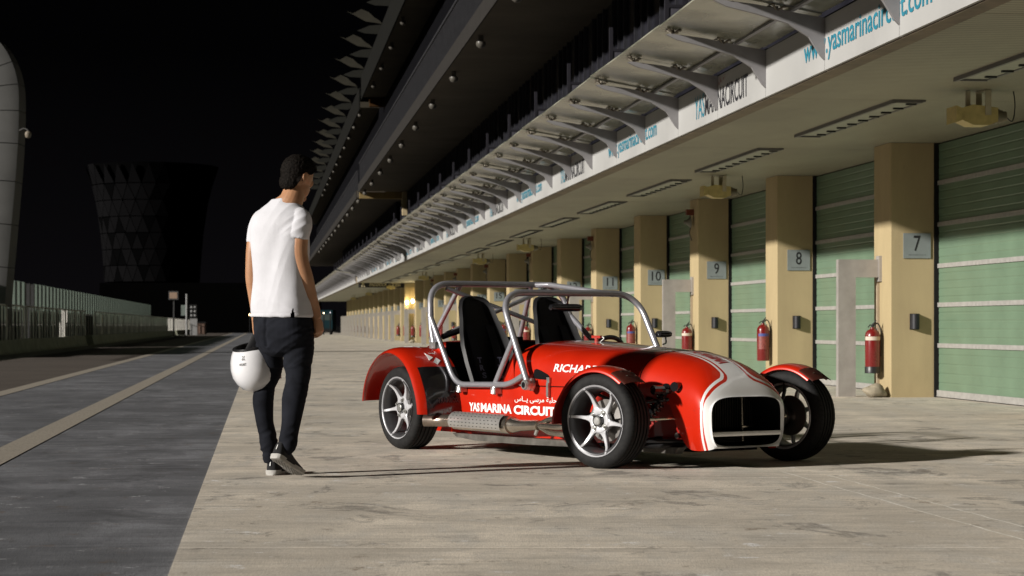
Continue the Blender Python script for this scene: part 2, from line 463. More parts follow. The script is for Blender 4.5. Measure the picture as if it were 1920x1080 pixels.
M_edge = simple('weathered_edge_beam', (.21, .17, .12), .8, vary=.4, vscale=2.5, bmp=.2)
MB().box(4.80, 4.965, VA, VB, CE - .012, CE + .3).build('edge_beam', M_edge, site, smooth=False)
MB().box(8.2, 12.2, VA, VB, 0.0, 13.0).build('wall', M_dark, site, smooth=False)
M_end = simple('end_wall_plaster', (.40, .32, .19), .9)

# fascia, canopy and brackets
FU, FZ0, FZ1 = 4.77, CE, 3.485
J0, JP = 19.43, 2.10
M_fascia = simple('white_fascia_sheet', (.385, .385, .375), .5, vary=.07, vscale=1.2)
M_bracket = simple('grey_bracket_paint', (.20, .195, .20), .5, vary=.12)
M_steel = simple('polished_fitting', (.16, .14, .11), .45, .6, vary=.3, vscale=40)
def m_glass():
    m, nt, b = newmat('canopy_glass'); setp(b, (.15, .165, .125), .2, spec=.4)
    c = mixc(nt, ramp(nt, noise(nt, coords(nt, (1.4, .7, 1), (0, 0, R(35))), 1.3, 3, .5), .40, .58), (.13, .135, .10), (.36, .36, .285)); nt.links.new(c, b.inputs['Base Color'])  # angled blotches put patchy reflections into the pane colour
    b.inputs['Transmission Weight'].default_value = .06
    return m
M_cglass = m_glass()
TU, TZ = 3.74, 3.70                             # canopy outer edge
br = []
ctr = [(FU, FZ1 - .0), (FU, FZ1 - .36), (FU - .04, FZ1 - .32), (FU - .14, FZ1 - .165), (FU - .32, FZ1 - .055), (FU - .6, FZ1 + .025), (FU - .86, FZ1 + .085), (FU - .97, FZ1 + .135), (FU - .93, FZ1 + .143), (FU - .6, FZ1 + .105), (FU - .2, FZ1 + .03)]
bracket_me = MB().prism(ctr, lambda x, z, d: Vector((x, d, z)), -.02, .02).mesh('canopy_bracket', M_bracket, smooth=False)
fitting_me = []
for (fx, fz) in ((-.90, .17), (-.42, .085)):
    fit = MB()
    for sgn in (-1, 1):
        fit.tube([(FU + fx, 0, FZ1 + fz - .03), (FU + fx - .05, sgn * .07, FZ1 + fz + .02 + .0)], .011, 6)
        fit.tube([(FU + fx, 0, FZ1 + fz - .03), (FU + fx + .05, sgn * .07, FZ1 + fz + .0)], .011, 6)
        fit.ellipsoid((FU + fx - .05, sgn * .07, FZ1 + fz + .015), (.022, .022, .012), 8, 5)
        fit.ellipsoid((FU + fx + .05, sgn * .07, FZ1 + fz - .005), (.022, .022, .012), 8, 5)
    fit.tube([(FU + fx, 0, FZ1 + fz - .035), (FU + fx, 0, FZ1 + fz + .01)], .016, 7)
    fitting_me.append(fit.mesh('glass_fitting', M_steel))
fascia_me = MB().box(FU, FU + .03, .006, JP - .006, FZ0, FZ1).mesh('fascia_panel', M_fascia, smooth=False)
pane_me = []
for tilt in (0, .012, -.010):
    mb = MB(); q = [(FU - .02, .012, FZ1 + .035), (TU, .012, TZ), (TU, JP - .012, TZ + tilt), (FU - .02, JP - .012, FZ1 + .035 + tilt)]
    mb.add(q + [(a, b, c + .014) for a, b, c in q], [(0, 1, 2, 3), (7, 6, 5, 4), (0, 4, 5, 1), (1, 5, 6, 2), (2, 6, 7, 3), (3, 7, 4, 0)])
    pane_me.append(mb.mesh('glass_pane', M_cglass, smooth=False))
purlin_me = MB().box(FU - .30, FU - .26, 0, JP, FZ1 + .055, FZ1 + .075).mesh('canopy_purlin', M_bracket, smooth=False)
jn = -7
GAP0, GAP1 = 105.5, 108.5
while J0 + JP * jn < VEND - 3:
    v = J0 + JP * jn
    if not (GAP0 < v < GAP1 - 1):
        link_mesh('fascia_panel', fascia_me, None, site, (0, v, 0))
        b = link_mesh('canopy_bracket', bracket_me, None, site, (0, v, 0))
        if v < 90:
            for fm in fitting_me: link_mesh('glass_fitting', fm, None, b)
        link_mesh('glass_pane', pane_me[jn % 3], None, site, (0, v, 0))
        if v < 90: link_mesh('canopy_purlin', purlin_me, None, b)
    jn += 1
MB().box(FU + .03, 5.86, VA, VEND, FZ1 - .03, FZ1 + .03).build('balcony_floor', M_dark, site, smooth=False)

# lettering on the fascia
M_teal = simple('teal_lettering', (.02, .19, .27), .5, vary=.1)
M_black = simple('black_lettering', (.02, .02, .025), .5, vary=.1)
M_white = simple('white_lettering', (.75, .75, .73), .5, vary=.06)
M_redl = simple('dark_red_lettering', (.28, .03, .03), .5, vary=.1)
for rep in range(-1, 9):
    v0 = 18.0 + 10.5 * rep
    if v0 > 100: break
    if rep >= 0:
        text_fit('www.yasmarinacircuit.com', 3.55, .245, lambda x, y, v0=v0: Vector((FU - .004, v0 - x, FZ0 + .075 + y)), 'fascia_lettering', M_teal, site, bold=.012)
    vy = v0 + 4.68
    text_fit('YAS', .50, .26, lambda x, y, v0=vy: Vector((FU - .004, v0 - x, FZ0 + .09 + y)), 'fascia_lettering', M_teal, site, bold=.0, shear=0)
    text_fit('MARINACIRCUIT', 2.0, .23, lambda x, y, v0=vy: Vector((FU - .004, v0 - .53 - x, FZ0 + .09 + y)), 'fascia_lettering', M_black, site, bold=.008)
    text_fit('حلبة', .4, .1, lambda x, y, v0=vy: Vector((FU - .004, v0 - 1.1 - x, FZ0 + .335 + y)), 'fascia_lettering', M_redl, site)

# first-floor gallery
GU, UZ = 5.82, 6.26
M_frame = simple('dark_window_frame', (.035, .035, .042), .4, .2, vary=.1)
M_gglass = simple('gallery_glass', (.018, .018, .024), .15, spec=.3, vary=.5, vscale=.8)
M_gpanel = simple('grey_partition', (.075, .073, .088), .5, vary=.5, vscale=1.5)
M_slab = simple('dim_concrete_soffit', (.095, .082, .066), .9, vary=.3, vscale=.7, bmp=.15, spec=.1)  # weak light on the upper storeys is put into these dark colours
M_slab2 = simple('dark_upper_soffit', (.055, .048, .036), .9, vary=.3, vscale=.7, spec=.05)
M_lip = simple('slab_lip_dim', (.030, .028, .026), .8, spec=.05)
bay = MB(); bay.box(GU, GU + .04, 0, JP, FZ1, UZ)
gallery_me = bay.mesh('gallery_window', M_gglass, smooth=False)
fr = MB()
for yy in (0.0, JP * .45, JP * .72): fr.box(GU - .05, GU, yy, yy + .045, FZ1, UZ)
for zz in (4.15, 5.05): fr.box(GU - .045, GU - .003, .045, JP, zz, zz + .045)
gframe_me = fr.mesh('window_frame', M_frame, smooth=False)
part_me = MB().box(GU - .75, GU - .06, -.02, .02, FZ1 + .05, 4.85).mesh('partition', M_gpanel, smooth=False)
pf = MB(); pf.box(GU - .80, GU - .75, -.03, .03, FZ1 + .05, 5.2); pf.box(GU - .75, GU - .06, -.03, .03, 4.85, 4.89)
pf.box(GU - .79, GU - .76, .03, 2 * JP - .03, 4.60, 4.64)
pfr_me = pf.mesh('partition_frame', simple('grey_rail_paint', (.022, .021, .026), .6, vary=.1, spec=.1), smooth=False)
balg_me = MB().box(GU - .78, GU - .77, .05, 2 * JP - .05, FZ1 + .1, 4.59).mesh('balcony_glass', M_gglass, smooth=False)
v = J0 - JP * 7; i = 0
while v < 84 or (90 < v < 150) or (84 <= v <= 90):
    if not (83 < v < 89):
        g = link_mesh('gallery_window', gallery_me, None, site, (0, v, 0)); link_mesh('window_frame', gframe_me, None, g)
        if i % 2 == 0:
            p = link_mesh('partition', part_me, None, site, (0, v, 0)); link_mesh('partition_frame', pfr_me, None, p); link_mesh('balcony_glass', balg_me, None, p)
    v += JP; i += 1
MB().box(GU - .22, GU + .16, 83.6, 84.4, FZ1 + .03, UZ - .02).build('end_wall', M_end, site, smooth=False)
M_beam = simple('ochre_beam', (.20, .14, .05), .8, vary=.2)

M_bal = simple('grey_balustrade', (.016, .016, .018), .6, vary=.3, spec=.1)  # the balustrade colour also holds the weak light up here
M_balr = simple('balustrade_rail', (.030, .030, .033), .5, vary=.2, spec=.2)
M_dome = simple('dome_lamp_cover', (.085, .078, .066), .35, vary=.1)
def upper(v0, v1, du):
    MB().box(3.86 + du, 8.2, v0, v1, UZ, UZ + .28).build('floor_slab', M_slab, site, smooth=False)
    MB().box(3.83 + du, 3.857 + du, v0, v1, UZ - .05, UZ + .285).build('slab_lip', M_lip, site, smooth=False)
    b = MB(); nb = int((v1 - v0) / .24)
    for j in range(nb):
        y = v0 + .1 + j * .24; b.box(3.88 + du, 3.90 + du, y, y + .02, UZ + .3, UZ + 1.1)
    bo = MB().box(3.91 + du, 3.93 + du, v0, v1, UZ + .3, UZ + 1.08).build('balustrade', M_bal, site, smooth=False)
    b.build('baluster', M_balr, bo, smooth=False)['kind'] = 'stuff'
    MB().box(3.86 + du, 3.93 + du, v0, v1, UZ + 1.1, UZ + 1.15).build('handrail', M_balr, bo, smooth=False)
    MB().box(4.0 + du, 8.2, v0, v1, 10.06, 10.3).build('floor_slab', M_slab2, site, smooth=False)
    MB().box(3.95 + du, 3.997 + du, v0, v1, 9.96, 10.9).build('parapet', simple('parapet_dark', (.010, .010, .009), .9, spec=.05), site, smooth=False)
upper(10, 84, 0); upper(88, VEND, .1)
MB().box(3.9, 5.6, 84.0, 84.4, UZ - .28, UZ - .02).build('link_beam', M_beam, site, smooth=False)
MB().box(4.3, 6.6, 84.0, 84.4, 9.7, 10.02).build('link_beam', simple('rust_beam', (.045, .022, .008), .8, spec=.05), site, smooth=False)
MB().box(4.9, 8.2, 10, VEND, 6.6, 10.0).build('upper_recess_dark', simple('upper_recess_dark', (.003, .003, .004), .8, spec=.05), site, smooth=False)  # shade of the upper recess is put into a near-black block
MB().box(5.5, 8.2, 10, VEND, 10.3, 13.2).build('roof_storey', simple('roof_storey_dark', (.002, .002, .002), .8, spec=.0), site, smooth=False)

dome_me = MB().lathe([(.001, .13), (.05, .13), (.05, .01), (.09, .01), (.092, -.03), (.080, -.07), (.045, -.10), (.001, -.11)], 14).mesh('dome_lamp', M_dome)
v = 15.9; i = 0
for row, (uu, zz) in enumerate(((4.04, UZ - .13), (4.17, 10.06 - .13))):
    for i in range(26):
        v = (27.5 if row == 0 else 40) + i * (5.52 if row == 0 else 5.52)
        if 84 < v < 88 or v > 150: continue
        o = link_mesh('dome_lamp', dome_me, None, None)
        o.matrix_world = Matrix.Rotation(SITE, 4, 'Z') @ Matrix.Translation((uu, v, zz))
        tag(o, 'small round lamp under the %s balcony edge, the %s from the near end' % (('lower' if row == 0 else 'upper'), (words(i + 1) + 'th')), 'lamp', 'round lamps along the balcony edges')
# roof shades: leaf shaped fins along the roof line
M_fin = simple('roof_fin_canvas', (.022, .0205, .0155), .8, vary=.25, vscale=2, spec=.05)
M_fin2 = simple('roof_fin_dark', (.012, .012, .010), .8, spec=.05)
FD = 86.8
def uz(x, y): return ((x - 960) * FD / FPX + .12 * FD) * .993, CAM_H + (610 - y) * FD / FPX
def fin_mesh(px, mat, t):
    ol = [uz(*p) for p in px]
    return MB().prism(ol, lambda a, b_, d: Vector((a, d - (a - 3.2) * .35, b_)), 0, t).mesh('roof_fin', mat, smooth=False)
fin_me = fin_mesh([(637, 69), (652, 77), (662, 83), (671, 88), (684, 90), (698, 93), (692, 86), (684, 81), (675, 72), (662, 66), (654, 70), (648, 73)], M_fin, .06)
fin2_me = fin_mesh([(655, 103), (676, 95), (698, 94), (700, 104), (690, 110), (668, 108)], M_fin2, .05)
for i in range(15):
    v = 72.9 + 7.03 * i
    link_mesh('roof_fin', fin_me, None, site, (0, v, 0)); link_mesh('roof_fin', fin2_me, None, site, (0, v, 0))
truss = MB()
for i in range(14):
    v = 72.9 + 7.03 * i
    truss.tube([(4.5, v + .3, 12.5), (5.2, v + 1.0, 11.9)], .04, 6); truss.tube([(4.9, v, 12.1), (5.4, v + 3, 12.6), (4.9, v + 6.9, 12.1)], .03, 6)
truss.box(4.65, 4.75, 60, 165, 11.7, 11.8).box(4.4, 5.5, 60, 165, 11.3, 11.33)
tr_o = truss.build('roof_truss', M_fin2, site, smooth=False)

# ------------------------------------------------------------ things along the garages
def place(o, u, v, z, rz=0.0):
    m = Matrix.Rotation(SITE, 4, 'Z') @ Matrix.Translation((u, v, z)) @ Matrix.Rotation(rz, 4, 'Z')
    o.matrix_world = m; return o

M_plate = simple('grey_sign_plate', (.225, .25, .25), .4, .2, vary=.1)
M_ink = simple('sign_ink', (.012, .012, .014), .5)
plate_me = MB().box(-.168, .168, -.012, 0, -.15, .15).mesh('plate', M_plate, smooth=False)
def sign_at(k):
    e = empty('number_sign', label='grey square plaque reading %d (%s) on a cream garage pillar' % (k, words(k)), cat='sign', group='numbered plaques on the garage pillars')
    place(e, UF + .33, vk(k) - .002, 1.81)
    link_mesh('plate', plate_me, None, e)
    s = str(k); wd = .085 * len(s) + .015 * (len(s) - 1) if k != 11 else .15
    if k < 29:
        text_fit(s, wd, .185, lambda x, y: Vector((x - wd / 2, -.0145, y - .065)), 'number', M_ink, e, bold=.004)
    if k < 14:
        text_fit('www.yasmarinacircuit.com', .22, .016, lambda x, y: Vector((x - .11, -.0145, y - .118)), 'small_print', M_ink, e, bold=.0, res=1)

M_lampb = simple('black_lamp_housing', (.018, .018, .022), .45, .3)
lamp_mb = MB()
pr = [(.055 * math.cos(a), -.075 * math.sin(a) - .01) for a in [math.pi * i / 10 for i in range(11)]]
rg = [[Vector((x, y, z)) for x, y in [(-.055, 0)] + pr[::-1] + [(.055, 0)]] for z in (-.088, .088)]
lamp_mb.loft(rg); lamp_mb.box(-.058, .058, -.006, 0, -.095, .095)
wlamp_me = lamp_mb.mesh('wall_lamp', M_lampb)

M_exred = simple('extinguisher_red', (.15, .006, .006), .28, coat=.6, vary=.08)
M_exlab = simple('extinguisher_label', (.52, .44, .36), .6, vary=.15, vscale=30)
M_exblue = simple('extinguisher_blue_label', (.05, .07, .25), .6)
M_blackp = simple('black_plastic', (.015, .015, .016), .4)
ex_body = MB().lathe([(.0, 0), (.085, 0), (.09, .01), (.09, .445), (.083, .485), (.06, .515), (.028, .53), (.026, .55), (0, .55)], 24).mesh('cylinder', M_exred)
ex_base = MB().lathe([(.091, -.002), (.0925, 0), (.0925, .075), (.0905, .078)], 24).mesh('base_ring', M_blackp)
ex_lab = MB(); 
def curved_label(z0, z1, a0, a1, r):
    mb = MB(); n = 14; rg = []
    for z in (z0, z1): rg.append([Vector((r * math.cos(a0 + (a1 - a0) * i / n), r * math.sin(a0 + (a1 - a0) * i / n), z)) for i in range(n + 1)])
    return mb.loft(rg, False, False)
ex_lab1 = curved_label(.395, .44, R(-175), R(-10), .0915).mesh('label', M_exlab)
ex_lab2 = curved_label(.17, .36, R(-150), R(-40), .0915).mesh('label', simple('extinguisher_print', (.22, .05, .04), .5, vary=.6, vscale=60))
ex_lab3 = curved_label(.36, .40, R(-150), R(-40), .0918).mesh('label', M_exblue)
vb = MB().tube([(0, 0, .55), (0, 0, .585)], .017, 8)
vb.tube([(0, 0, .585), (.012, -.02, .60), (.03, -.05, .635)], [.012, .011, .007], 6)
vb.tube([(0, 0, .575), (-.03, 0, .58), (-.055, 0, .55)], .007, 6)
ex_valve = vb.mesh('valve', M_blackp)
ex_hose = MB().tube(spline([(.02, 0, .57), (.05, -.02, .60), (.088, -.02, .55), (.105, -.02, .40), (.1, -.01, .2)], 5), .009, 6).mesh('hose', M_blackp)
ex_hook = MB().box(.05, .19, .02, .035, .42, .44).box(.05, .06, -.02, .035, .52, .54).mesh('wall_bracket', M_rail, smooth=False)
def extinguisher(k):
    odd = k % 2
    e = empty('fire_extinguisher', label=('red fire extinguisher %s, hanging on pillar %s' % ('with pale band and black base' if odd else 'with blue-topped label', words(k))), cat='fire extinguisher', group='fire extinguishers on the garage pillars')
    place(e, UF - .13, vk(k) + .28, .285 if odd else .34)
    link_mesh('cylinder', ex_body, None, e); link_mesh('valve', ex_valve, None, e)
    if odd: link_mesh('base_ring', ex_base, None, e)
    if k < 16:
        link_mesh('label', ex_lab1 if odd else ex_lab2, None, e)
        if not odd: link_mesh('label', ex_lab3, None, e)
        link_mesh('hose', ex_hose, None, e); 
    link_mesh('wall_bracket', ex_hook, None, e)

M_guard = simple('satin_steel_guard', (.36, .335, .31), .5, .25, vary=.2, vscale=4)
g = MB()
# flat box-section guard: post and arm as one bent sheet, plate on the pillar
ol = [(0, 0), (.215, 0), (.215, 1.44), (.50, 1.44), (.50, 1.655), (0, 1.655)]
g.prism(ol, lambda x, z, d: Vector((x, d, z)), 0, .10)
guard_me = g.mesh('guard_post', M_guard, smooth=False)
gp_me = MB().box(.5, .535, -.02, .12, 1.39, 1.70).mesh('fixing_plate', M_guard, smooth=False)
def guard(k):
    e = empty('steel_guard', label='grey steel guard shaped like an upside-down L beside pillar %s' % words(k), cat='guard', group='steel guards beside the garage pillars')
    place(e, UF - .535, vk(k) + .34, 0)
    link_mesh('guard_post', guard_me, None, e); link_mesh('fixing_plate', gp_me, None, e)

conduit_me = MB().box(-.03, -.002, 0, .055, 0, 1.4).mesh('conduit', simple('conduit_paint', (.36, .29, .20), .7), smooth=False)
for k in range(K0, K1 + 1):
    if k >= 6: sign_at(k)
    o = link_mesh('wall_lamp', wlamp_me); place(o, UF + .30, vk(k) - .001, .905)
    tag(o, 'small black wall lamp on the cream face of pillar %s' % words(k), 'wall lamp', 'black wall lamps on the garage pillars')
    extinguisher(k)
    if k % 2 == 1 or k > 22:
        guard(k)
        link_mesh('conduit', conduit_me, None, site, (UF, vk(k) + .42, 0))

# rocks used as door stops
def rock(k, sx_, label):
    random.seed(k); mb = MB(); mb.ellipsoid((0, 0, .075), (.145 * sx_, .11, .085), 14, 9)
    mb.v = [(x + random.uniform(-.006, .006) + .02 * math.sin(z * 40 + k), y + random.uniform(-.006, .006), max(0, z + random.uniform(-.005, .005) + .012 * math.sin(x * 30 + k))) for x, y, z in mb.v]
    o = mb.build('rock', simple('beige_rock', (.30, .26, .19), .9, vary=.45, vscale=14, bmp=.6, bscale=40), ang=60)
    place(o, UF - .17, vk(k) + .05, 0); tag(o, label, 'rock'); return o
rock(7, 1.0, 'beige rounded rock on the ground at the foot of pillar seven')
rock(21, 1.0, 'pale rock on the ground at the foot of pillar twenty-one, left of the car')
random.seed(11)

# ceiling projectors
M_proj = simple('yellow_projector_housing', (.50, .40, .16), .5, vary=.2, vscale=8)
def projector(v, i, label):
    e = empty('ceiling_projector', label=label, cat='floodlight', group='yellow floodlights under the apron ceiling')
    place(e, 6.64, v, CE); e.scale = (.70, .70, .70)
    P = lambda x, z, d: Vector((x, d, z))
    MB().prism([(-.34, -.40), (-.34, -.25), (-.18, -.20), (.16, -.24), (.16, -.42), (.04, -.47), (-.18, -.47)], P, -.17, .17).build('housing', M_proj, e, smooth=False)
    MB().prism([(-.42, -.44), (-.42, -.22), (-.34, -.25), (-.34, -.41)], P, -.20, .20).build('hood', M_proj, e, smooth=False)
    MB().lathe([(.0, .16), (.10, .16), (.105, .22), (.085, .225), (.085, .27), (.07, .275), (.07, .32), (.0, .32)], 16, 'x', (0, 0, -.34)).build('lens_barrel', simple('projector_barrel', (.16, .14, .10), .5, .3), e)
    MB().box(-.02, .06, -.19, -.175, -.34, 0).box(-.02, .06, .175, .19, -.34, 0).box(-.02, .06, -.19, .19, -.02, -.002).box(-.22, -.17, -.03, .03, -.22, -.01).build('bracket', simple('bracket_cream', (.42, .37, .26), .6), e, smooth=False)
    MB().tube(spline([(.30, .02, -.30), (.42, .02, -.40), (.46, .02, -.2), (.44, .02, 0)], 6), .008, 5).build('cable', M_blackp, e)
for k, lab in ((6, 'yellow floodlight hanging from the ceiling near the top right of the photo'), (8, 'yellow floodlight hanging from the ceiling in front of pillar eight'),
               (12, 'yellow floodlight hanging from the ceiling in front of pillar twelve'), (14, 'yellow floodlight hanging from the ceiling in front of pillar fourteen'),
               (18, 'small yellow floodlight under the ceiling by pillar eighteen'), (22, 'small yellow floodlight under the ceiling by pillar twenty-two'), (26, 'tiny yellow floodlight under the far ceiling by pillar twenty-six'), (30, 'tiny yellow floodlight under the far ceiling by pillar thirty')):
    projector(vk(k) + .1, k, lab)

# alarms: orange beacon over a grey horn on the lane face of odd pillars
M_orange = simple('orange_beacon', (.13, .028, .012), .4); M_horn = simple('grey_horn', (.13, .125, .10), .5)
for k in (9, 11, 13, 15, 17, 19):
    e = empty('alarm_horn', label='orange beacon above a grey horn high on pillar %s' % words(k), cat='alarm', group='alarm horns high on the pillars'); place(e, UF, vk(k) + .35, 2.75)
    MB().box(-.13, -.0, -.05, .05, .02, .12).build('beacon', M_orange, e, smooth=False)
    MB().lathe([(.0, 0), (.03, 0), (.04, .05), (.10, .12), (.105, .12), (.0, .1)], 12, 'x', (-.17, 0, -.1)).build('horn', M_horn, e)
    MB().tube(spline([(-.06, 0, .02), (-.04, 0, -.15), (-.07, 0, -.28), (-.03, 0, -.42)], 5), .012, 6).build('cable', M_horn, e)

# linear ceiling light frames
cl = MB()
M_clf = simple('ceiling_light_frame', (.12, .115, .11), .5, vary=.1)
fr_me = MB().box(0, .03, 0, 3.75, -.035, 0).box(.30, .33, 0, 3.75, -.02, 0).box(.03, .30, 0, .03, -.03, 0).box(.03, .30, 3.72, 3.75, -.03, 0).mesh('light_frame', M_clf, smooth=False)
in_me = MB().box(.03, .30, .03, 3.72, -.012, -.004).mesh('light_tray', simple('light_tray', (.34, .35, .28), .6), smooth=False)
cl_me = MB().box(.20, .30, 0, .035, -.03, -.012).mesh('clip', M_blackp, smooth=False)
for k in range(K0, 22):
    e = empty('ceiling_light', label='long unlit light frame in the soffit between pillars %s and %s' % (words(k), words(k + 1)), cat='ceiling light', group='recessed light frames in the apron ceiling')
    place(e, 6.04, vk(k) + .75 + .17, CE)
    f_ = link_mesh('light_frame', fr_me, None, e); link_mesh('light_tray', in_me, None, e)
    if k < 14:
        for i in range(9): link_mesh('clip', cl_me, None, e, (0, .2 + i * .41, 0))

# paddock access sign and its lit column
e = empty('hanging_sign', label='long black overhead sign reading PADDOCK ACCESS across the apron', cat='sign'); place(e, 4.9, 107.0, 2.80)
MB().box(0, 2.35, -.04, .04, 0, .30).build('sign_board', simple('sign_board_black', (.012, .012, .012), .5), e, smooth=False)
M_gold = simple('gold_lettering', (.55, .48, .30), .5)
text_fit('PADDOCK ACCESS', 1.62, .17, lambda x, y: Vector((.55 + x, -.045, .065 + y)), 'lettering', M_gold, e, bold=.02, shear=.25)
wk = MB(); F2 = lambda x, z, d: Vector((x, d, z))
wk.ellipsoid((.23, -.05, .36), (.035, .01, .04), 10, 6)
for ol in ([(.19, .2), (.26, .2), (.27, .32), (.19, .32)], [(.14, .02), (.18, .02), (.235, .2), (.19, .21)], [(.29, .02), (.33, .02), (.265, .21), (.22, .2)], [(.12, .2), (.14, .18), (.2, .3), (.19, .32)], [(.31, .2), (.33, .22), (.27, .32), (.26, .3)]):
    wk.prism(ol, F2, -.055, -.046)
wk.build('walking_figure', M_gold, e, smooth=False)
e = empty('lamp_column', label='cream column with two bright lamps lighting it, under the PADDOCK ACCESS sign', cat='column'); place(e, 7.25, 106.6, 0)
MB().box(0, .22, 0, .5, 0, 2.80).box(.48, .72, 0, .5, 0, 2.80).box(.22, .48, .2, .5, 0, 2.80).box(.0, .8, -.1, .6, 2.80, 3.02).build('shaft', M_pillar, e, smooth=False)
M_glow = simple('lit_lamp', (.9, .8, .5), .5, vary=0, emit=(1, .80, .42), es=22)
for x in (.11, .40):
    MB().ellipsoid((x, -.10, 2.0 + (x * .25)), (.075, .06, .10), 10, 8).build('lamp_bulb', M_glow, e)
    pl = bpy.data.lights.new('column_lamp', 'POINT'); pl.energy = 9; pl.color = (1, .8, .45); pl.shadow_soft_size = .08
    po = bpy.data.objects.new('column_lamp', pl); COL.objects.link(po); po.parent = e; po.location = (x, -.24, 2.02 + x * .25)
# bright ceiling lamp inside the gallery near the top of the picture
e = empty('gallery_lamp', label='bright white strip lamp shining behind the gallery glass at the top of the photo', cat='lamp'); place(e, 5.70, 20.1, 5.40)
MB().box(-.03, .03, -.20, .18, 0, .03).build('lamp_tube', simple('white_lamp_tube', (.9, .9, .9), .5, vary=0, emit=(.9, .95, 1), es=25), e, smooth=False)
MB().box(-.05, .05, -.22, .20, .031, .06).build('lamp_housing', M_frame, e, smooth=False)
M_poster = simple('small_banner', (.10, .10, .22), .6)

# ------------------------------------------------------------ pit wall, railing and glass screen on the left
M_wall = simple('pit_wall_concrete', (.26, .27, .20), .85, vary=.35, vscale=2.2, bmp=.3, bscale=30)
pw = empty('pit_wall', label='low concrete barrier running along the left edge of the pit lane', cat='barrier'); place(pw, 0, 0, 0)
def block(v0, v1):
    P = lambda x, z, d: Vector((x, d, z))
    MB().prism([(-7.95, 0), (-7.38, 0), (-7.45, .08), (-7.52, .42), (-7.85, .42)], P, v0, v1).build('barrier_block', M_wall, pw, smooth=False)
vv = [20, 38, 56, 74, 90.5]
for a, b in zip(vv, vv[1:]): block(a, b - .03)
vv = [94, 112, 130, 150, 170, 182]
for a, b in zip(vv, vv[1:]): block(a, b - .03)
vv = [186, 200, 225]
for a, b in zip(vv, vv[1:]): block(a, b - .03)
M_rl = simple('galvanised_rail', (.62, .60, .55), .5, .1, vary=.15)
M_kick = simple('pale_kick_plate', (.40, .42, .40), .6)
fe = empty('railing', label='galvanised tube railing with rounded panels on top of the low pit wall', cat='railing'); place(fe, -7.68, 0, .42)
rl = MB(); L = 4.7
rl.tube(bend([(0, .12, 0), (0, .12, 1.06), (0, L - .12, 1.06), (0, L - .12, 0)], .16, 4), .03, 6)
rp_me = rl.mesh('rail_frame', M_rl)
bar_me = MB().tube([(0, 0, 0), (0, 0, 1.05)], .022, 6).mesh('rail_bar', M_rl)
kick_me = MB().box(-.30, -.28, .1, L - .1, 1.04, 1.14).mesh('kick_plate', M_kick, smooth=False)
v = 50.0
while v < 222:
    if not (88.5 < v < 93.5):
        f_ = link_mesh('rail_frame', rp_me, None, fe, (0, v, 0))
        for q in (.95, 1.9, 2.85, 3.75): link_mesh('rail_bar', bar_me, None, f_, (0, q, 0))
    v += L
gs = empty('glass_screen', label='tall tinted glass windscreen with dark posts behind the pit wall railing', cat='screen fence'); place(gs, -9.0, 0, 0)
def m_screen():
    m, nt, b = newmat('sea_green_glass'); setp(b, (.10, .13, .11), .2, spec=.4)
    tr = nt.nodes.new('ShaderNodeBsdfTransparent'); tr.inputs[0].default_value = (.75, .85, .78, 1)
    tl_ = nt.nodes.new('ShaderNodeBsdfTranslucent'); tl_.inputs[0].default_value = (.30, .335, .305, 1)
    m1 = nt.nodes.new('ShaderNodeMixShader'); m1.inputs[0].default_value = .5; m2 = nt.nodes.new('ShaderNodeMixShader'); m2.inputs[0].default_value = .35
    nt.links.new(tl_.outputs[0], m1.inputs[1]); nt.links.new(b.outputs[0], m1.inputs[2])
    nt.links.new(m1.outputs[0], m2.inputs[1]); nt.links.new(tr.outputs[0], m2.inputs[2])
    nt.links.new(m2.outputs[0], nt.nodes['Material Output'].inputs[0]); return m
M_sglass = m_screen()
M_post = simple('screen_post_dark', (.03, .03, .03), .6)
sg_me = MB().box(-.01, .01, .17, 1.33, 1.44, 2.50).mesh('glass_pane', M_sglass, smooth=False)
sp_me = MB().box(-.10, .04, -.17, .17, 0, 2.48).mesh('post', M_post, smooth=False)
v = 60.0
while v < 170:
    if not (79.5 < v < 82.6):
        link_mesh('glass_pane', sg_me, None, gs, (0, v, 0))
    link_mesh('post', sp_me, None, gs, (0.0, v, 0)); v += 1.5
MB().box(-.35, .0, 56, 79.6, 0, 1.36).box(-.35, .0, 82.8, 172, 0, 1.36).build('base_wall', simple('screen_base_wall', (.035, .037, .030), .85, vary=.5, vscale=1.3), gs, smooth=False)
MB().box(.0, .03, 60, 79.6, 1.37, 1.44).box(.0, .03, 82.8, 171, 1.37, 1.44).build('sill', M_kick, gs, smooth=False)

# leaning clad pylon at the left edge
def pxw(x, y, d):                               # point seen at photo position (x, y) at depth d
    return Vector(((x - 960) * d / FPX, d, CAM_H + (610 - y) * d / FPX))
M_clad = simple('pale_metal_cladding', (.080, .080, .076), .7, .0, vary=.25, vscale=.8)
py = empty('clad_pylon', label='tall curved pylon clad in pale metal sheets at the left edge of the photo', cat='pylon')
py.location = (-15.0, 63, 0)
path = [(-18, 640), (-13, 575), (-8, 500), (-2, 420), (4, 340), (8, 270), (9, 210), (7, 165), (-2, 132), (-18, 106), (-44, 90), (-78, 79)]
PW = [pxw(x - 2, y, 63) - py.location for x, y in path]
PW = spline(PW, 4)
def clad_ring(p, t, hw, hd):
    n_ = Vector((t.z, 0, -t.x)).normalized(); c = .10
    o2 = [(hw, -hd + c), (hw, hd), (-hw, hd), (-hw, -hd + .25), (-hw + .3, -hd), (hw - .28, -hd)]
    return [p + n_ * a + Vector((0, b, 0)) for a, b in o2]
segs = []
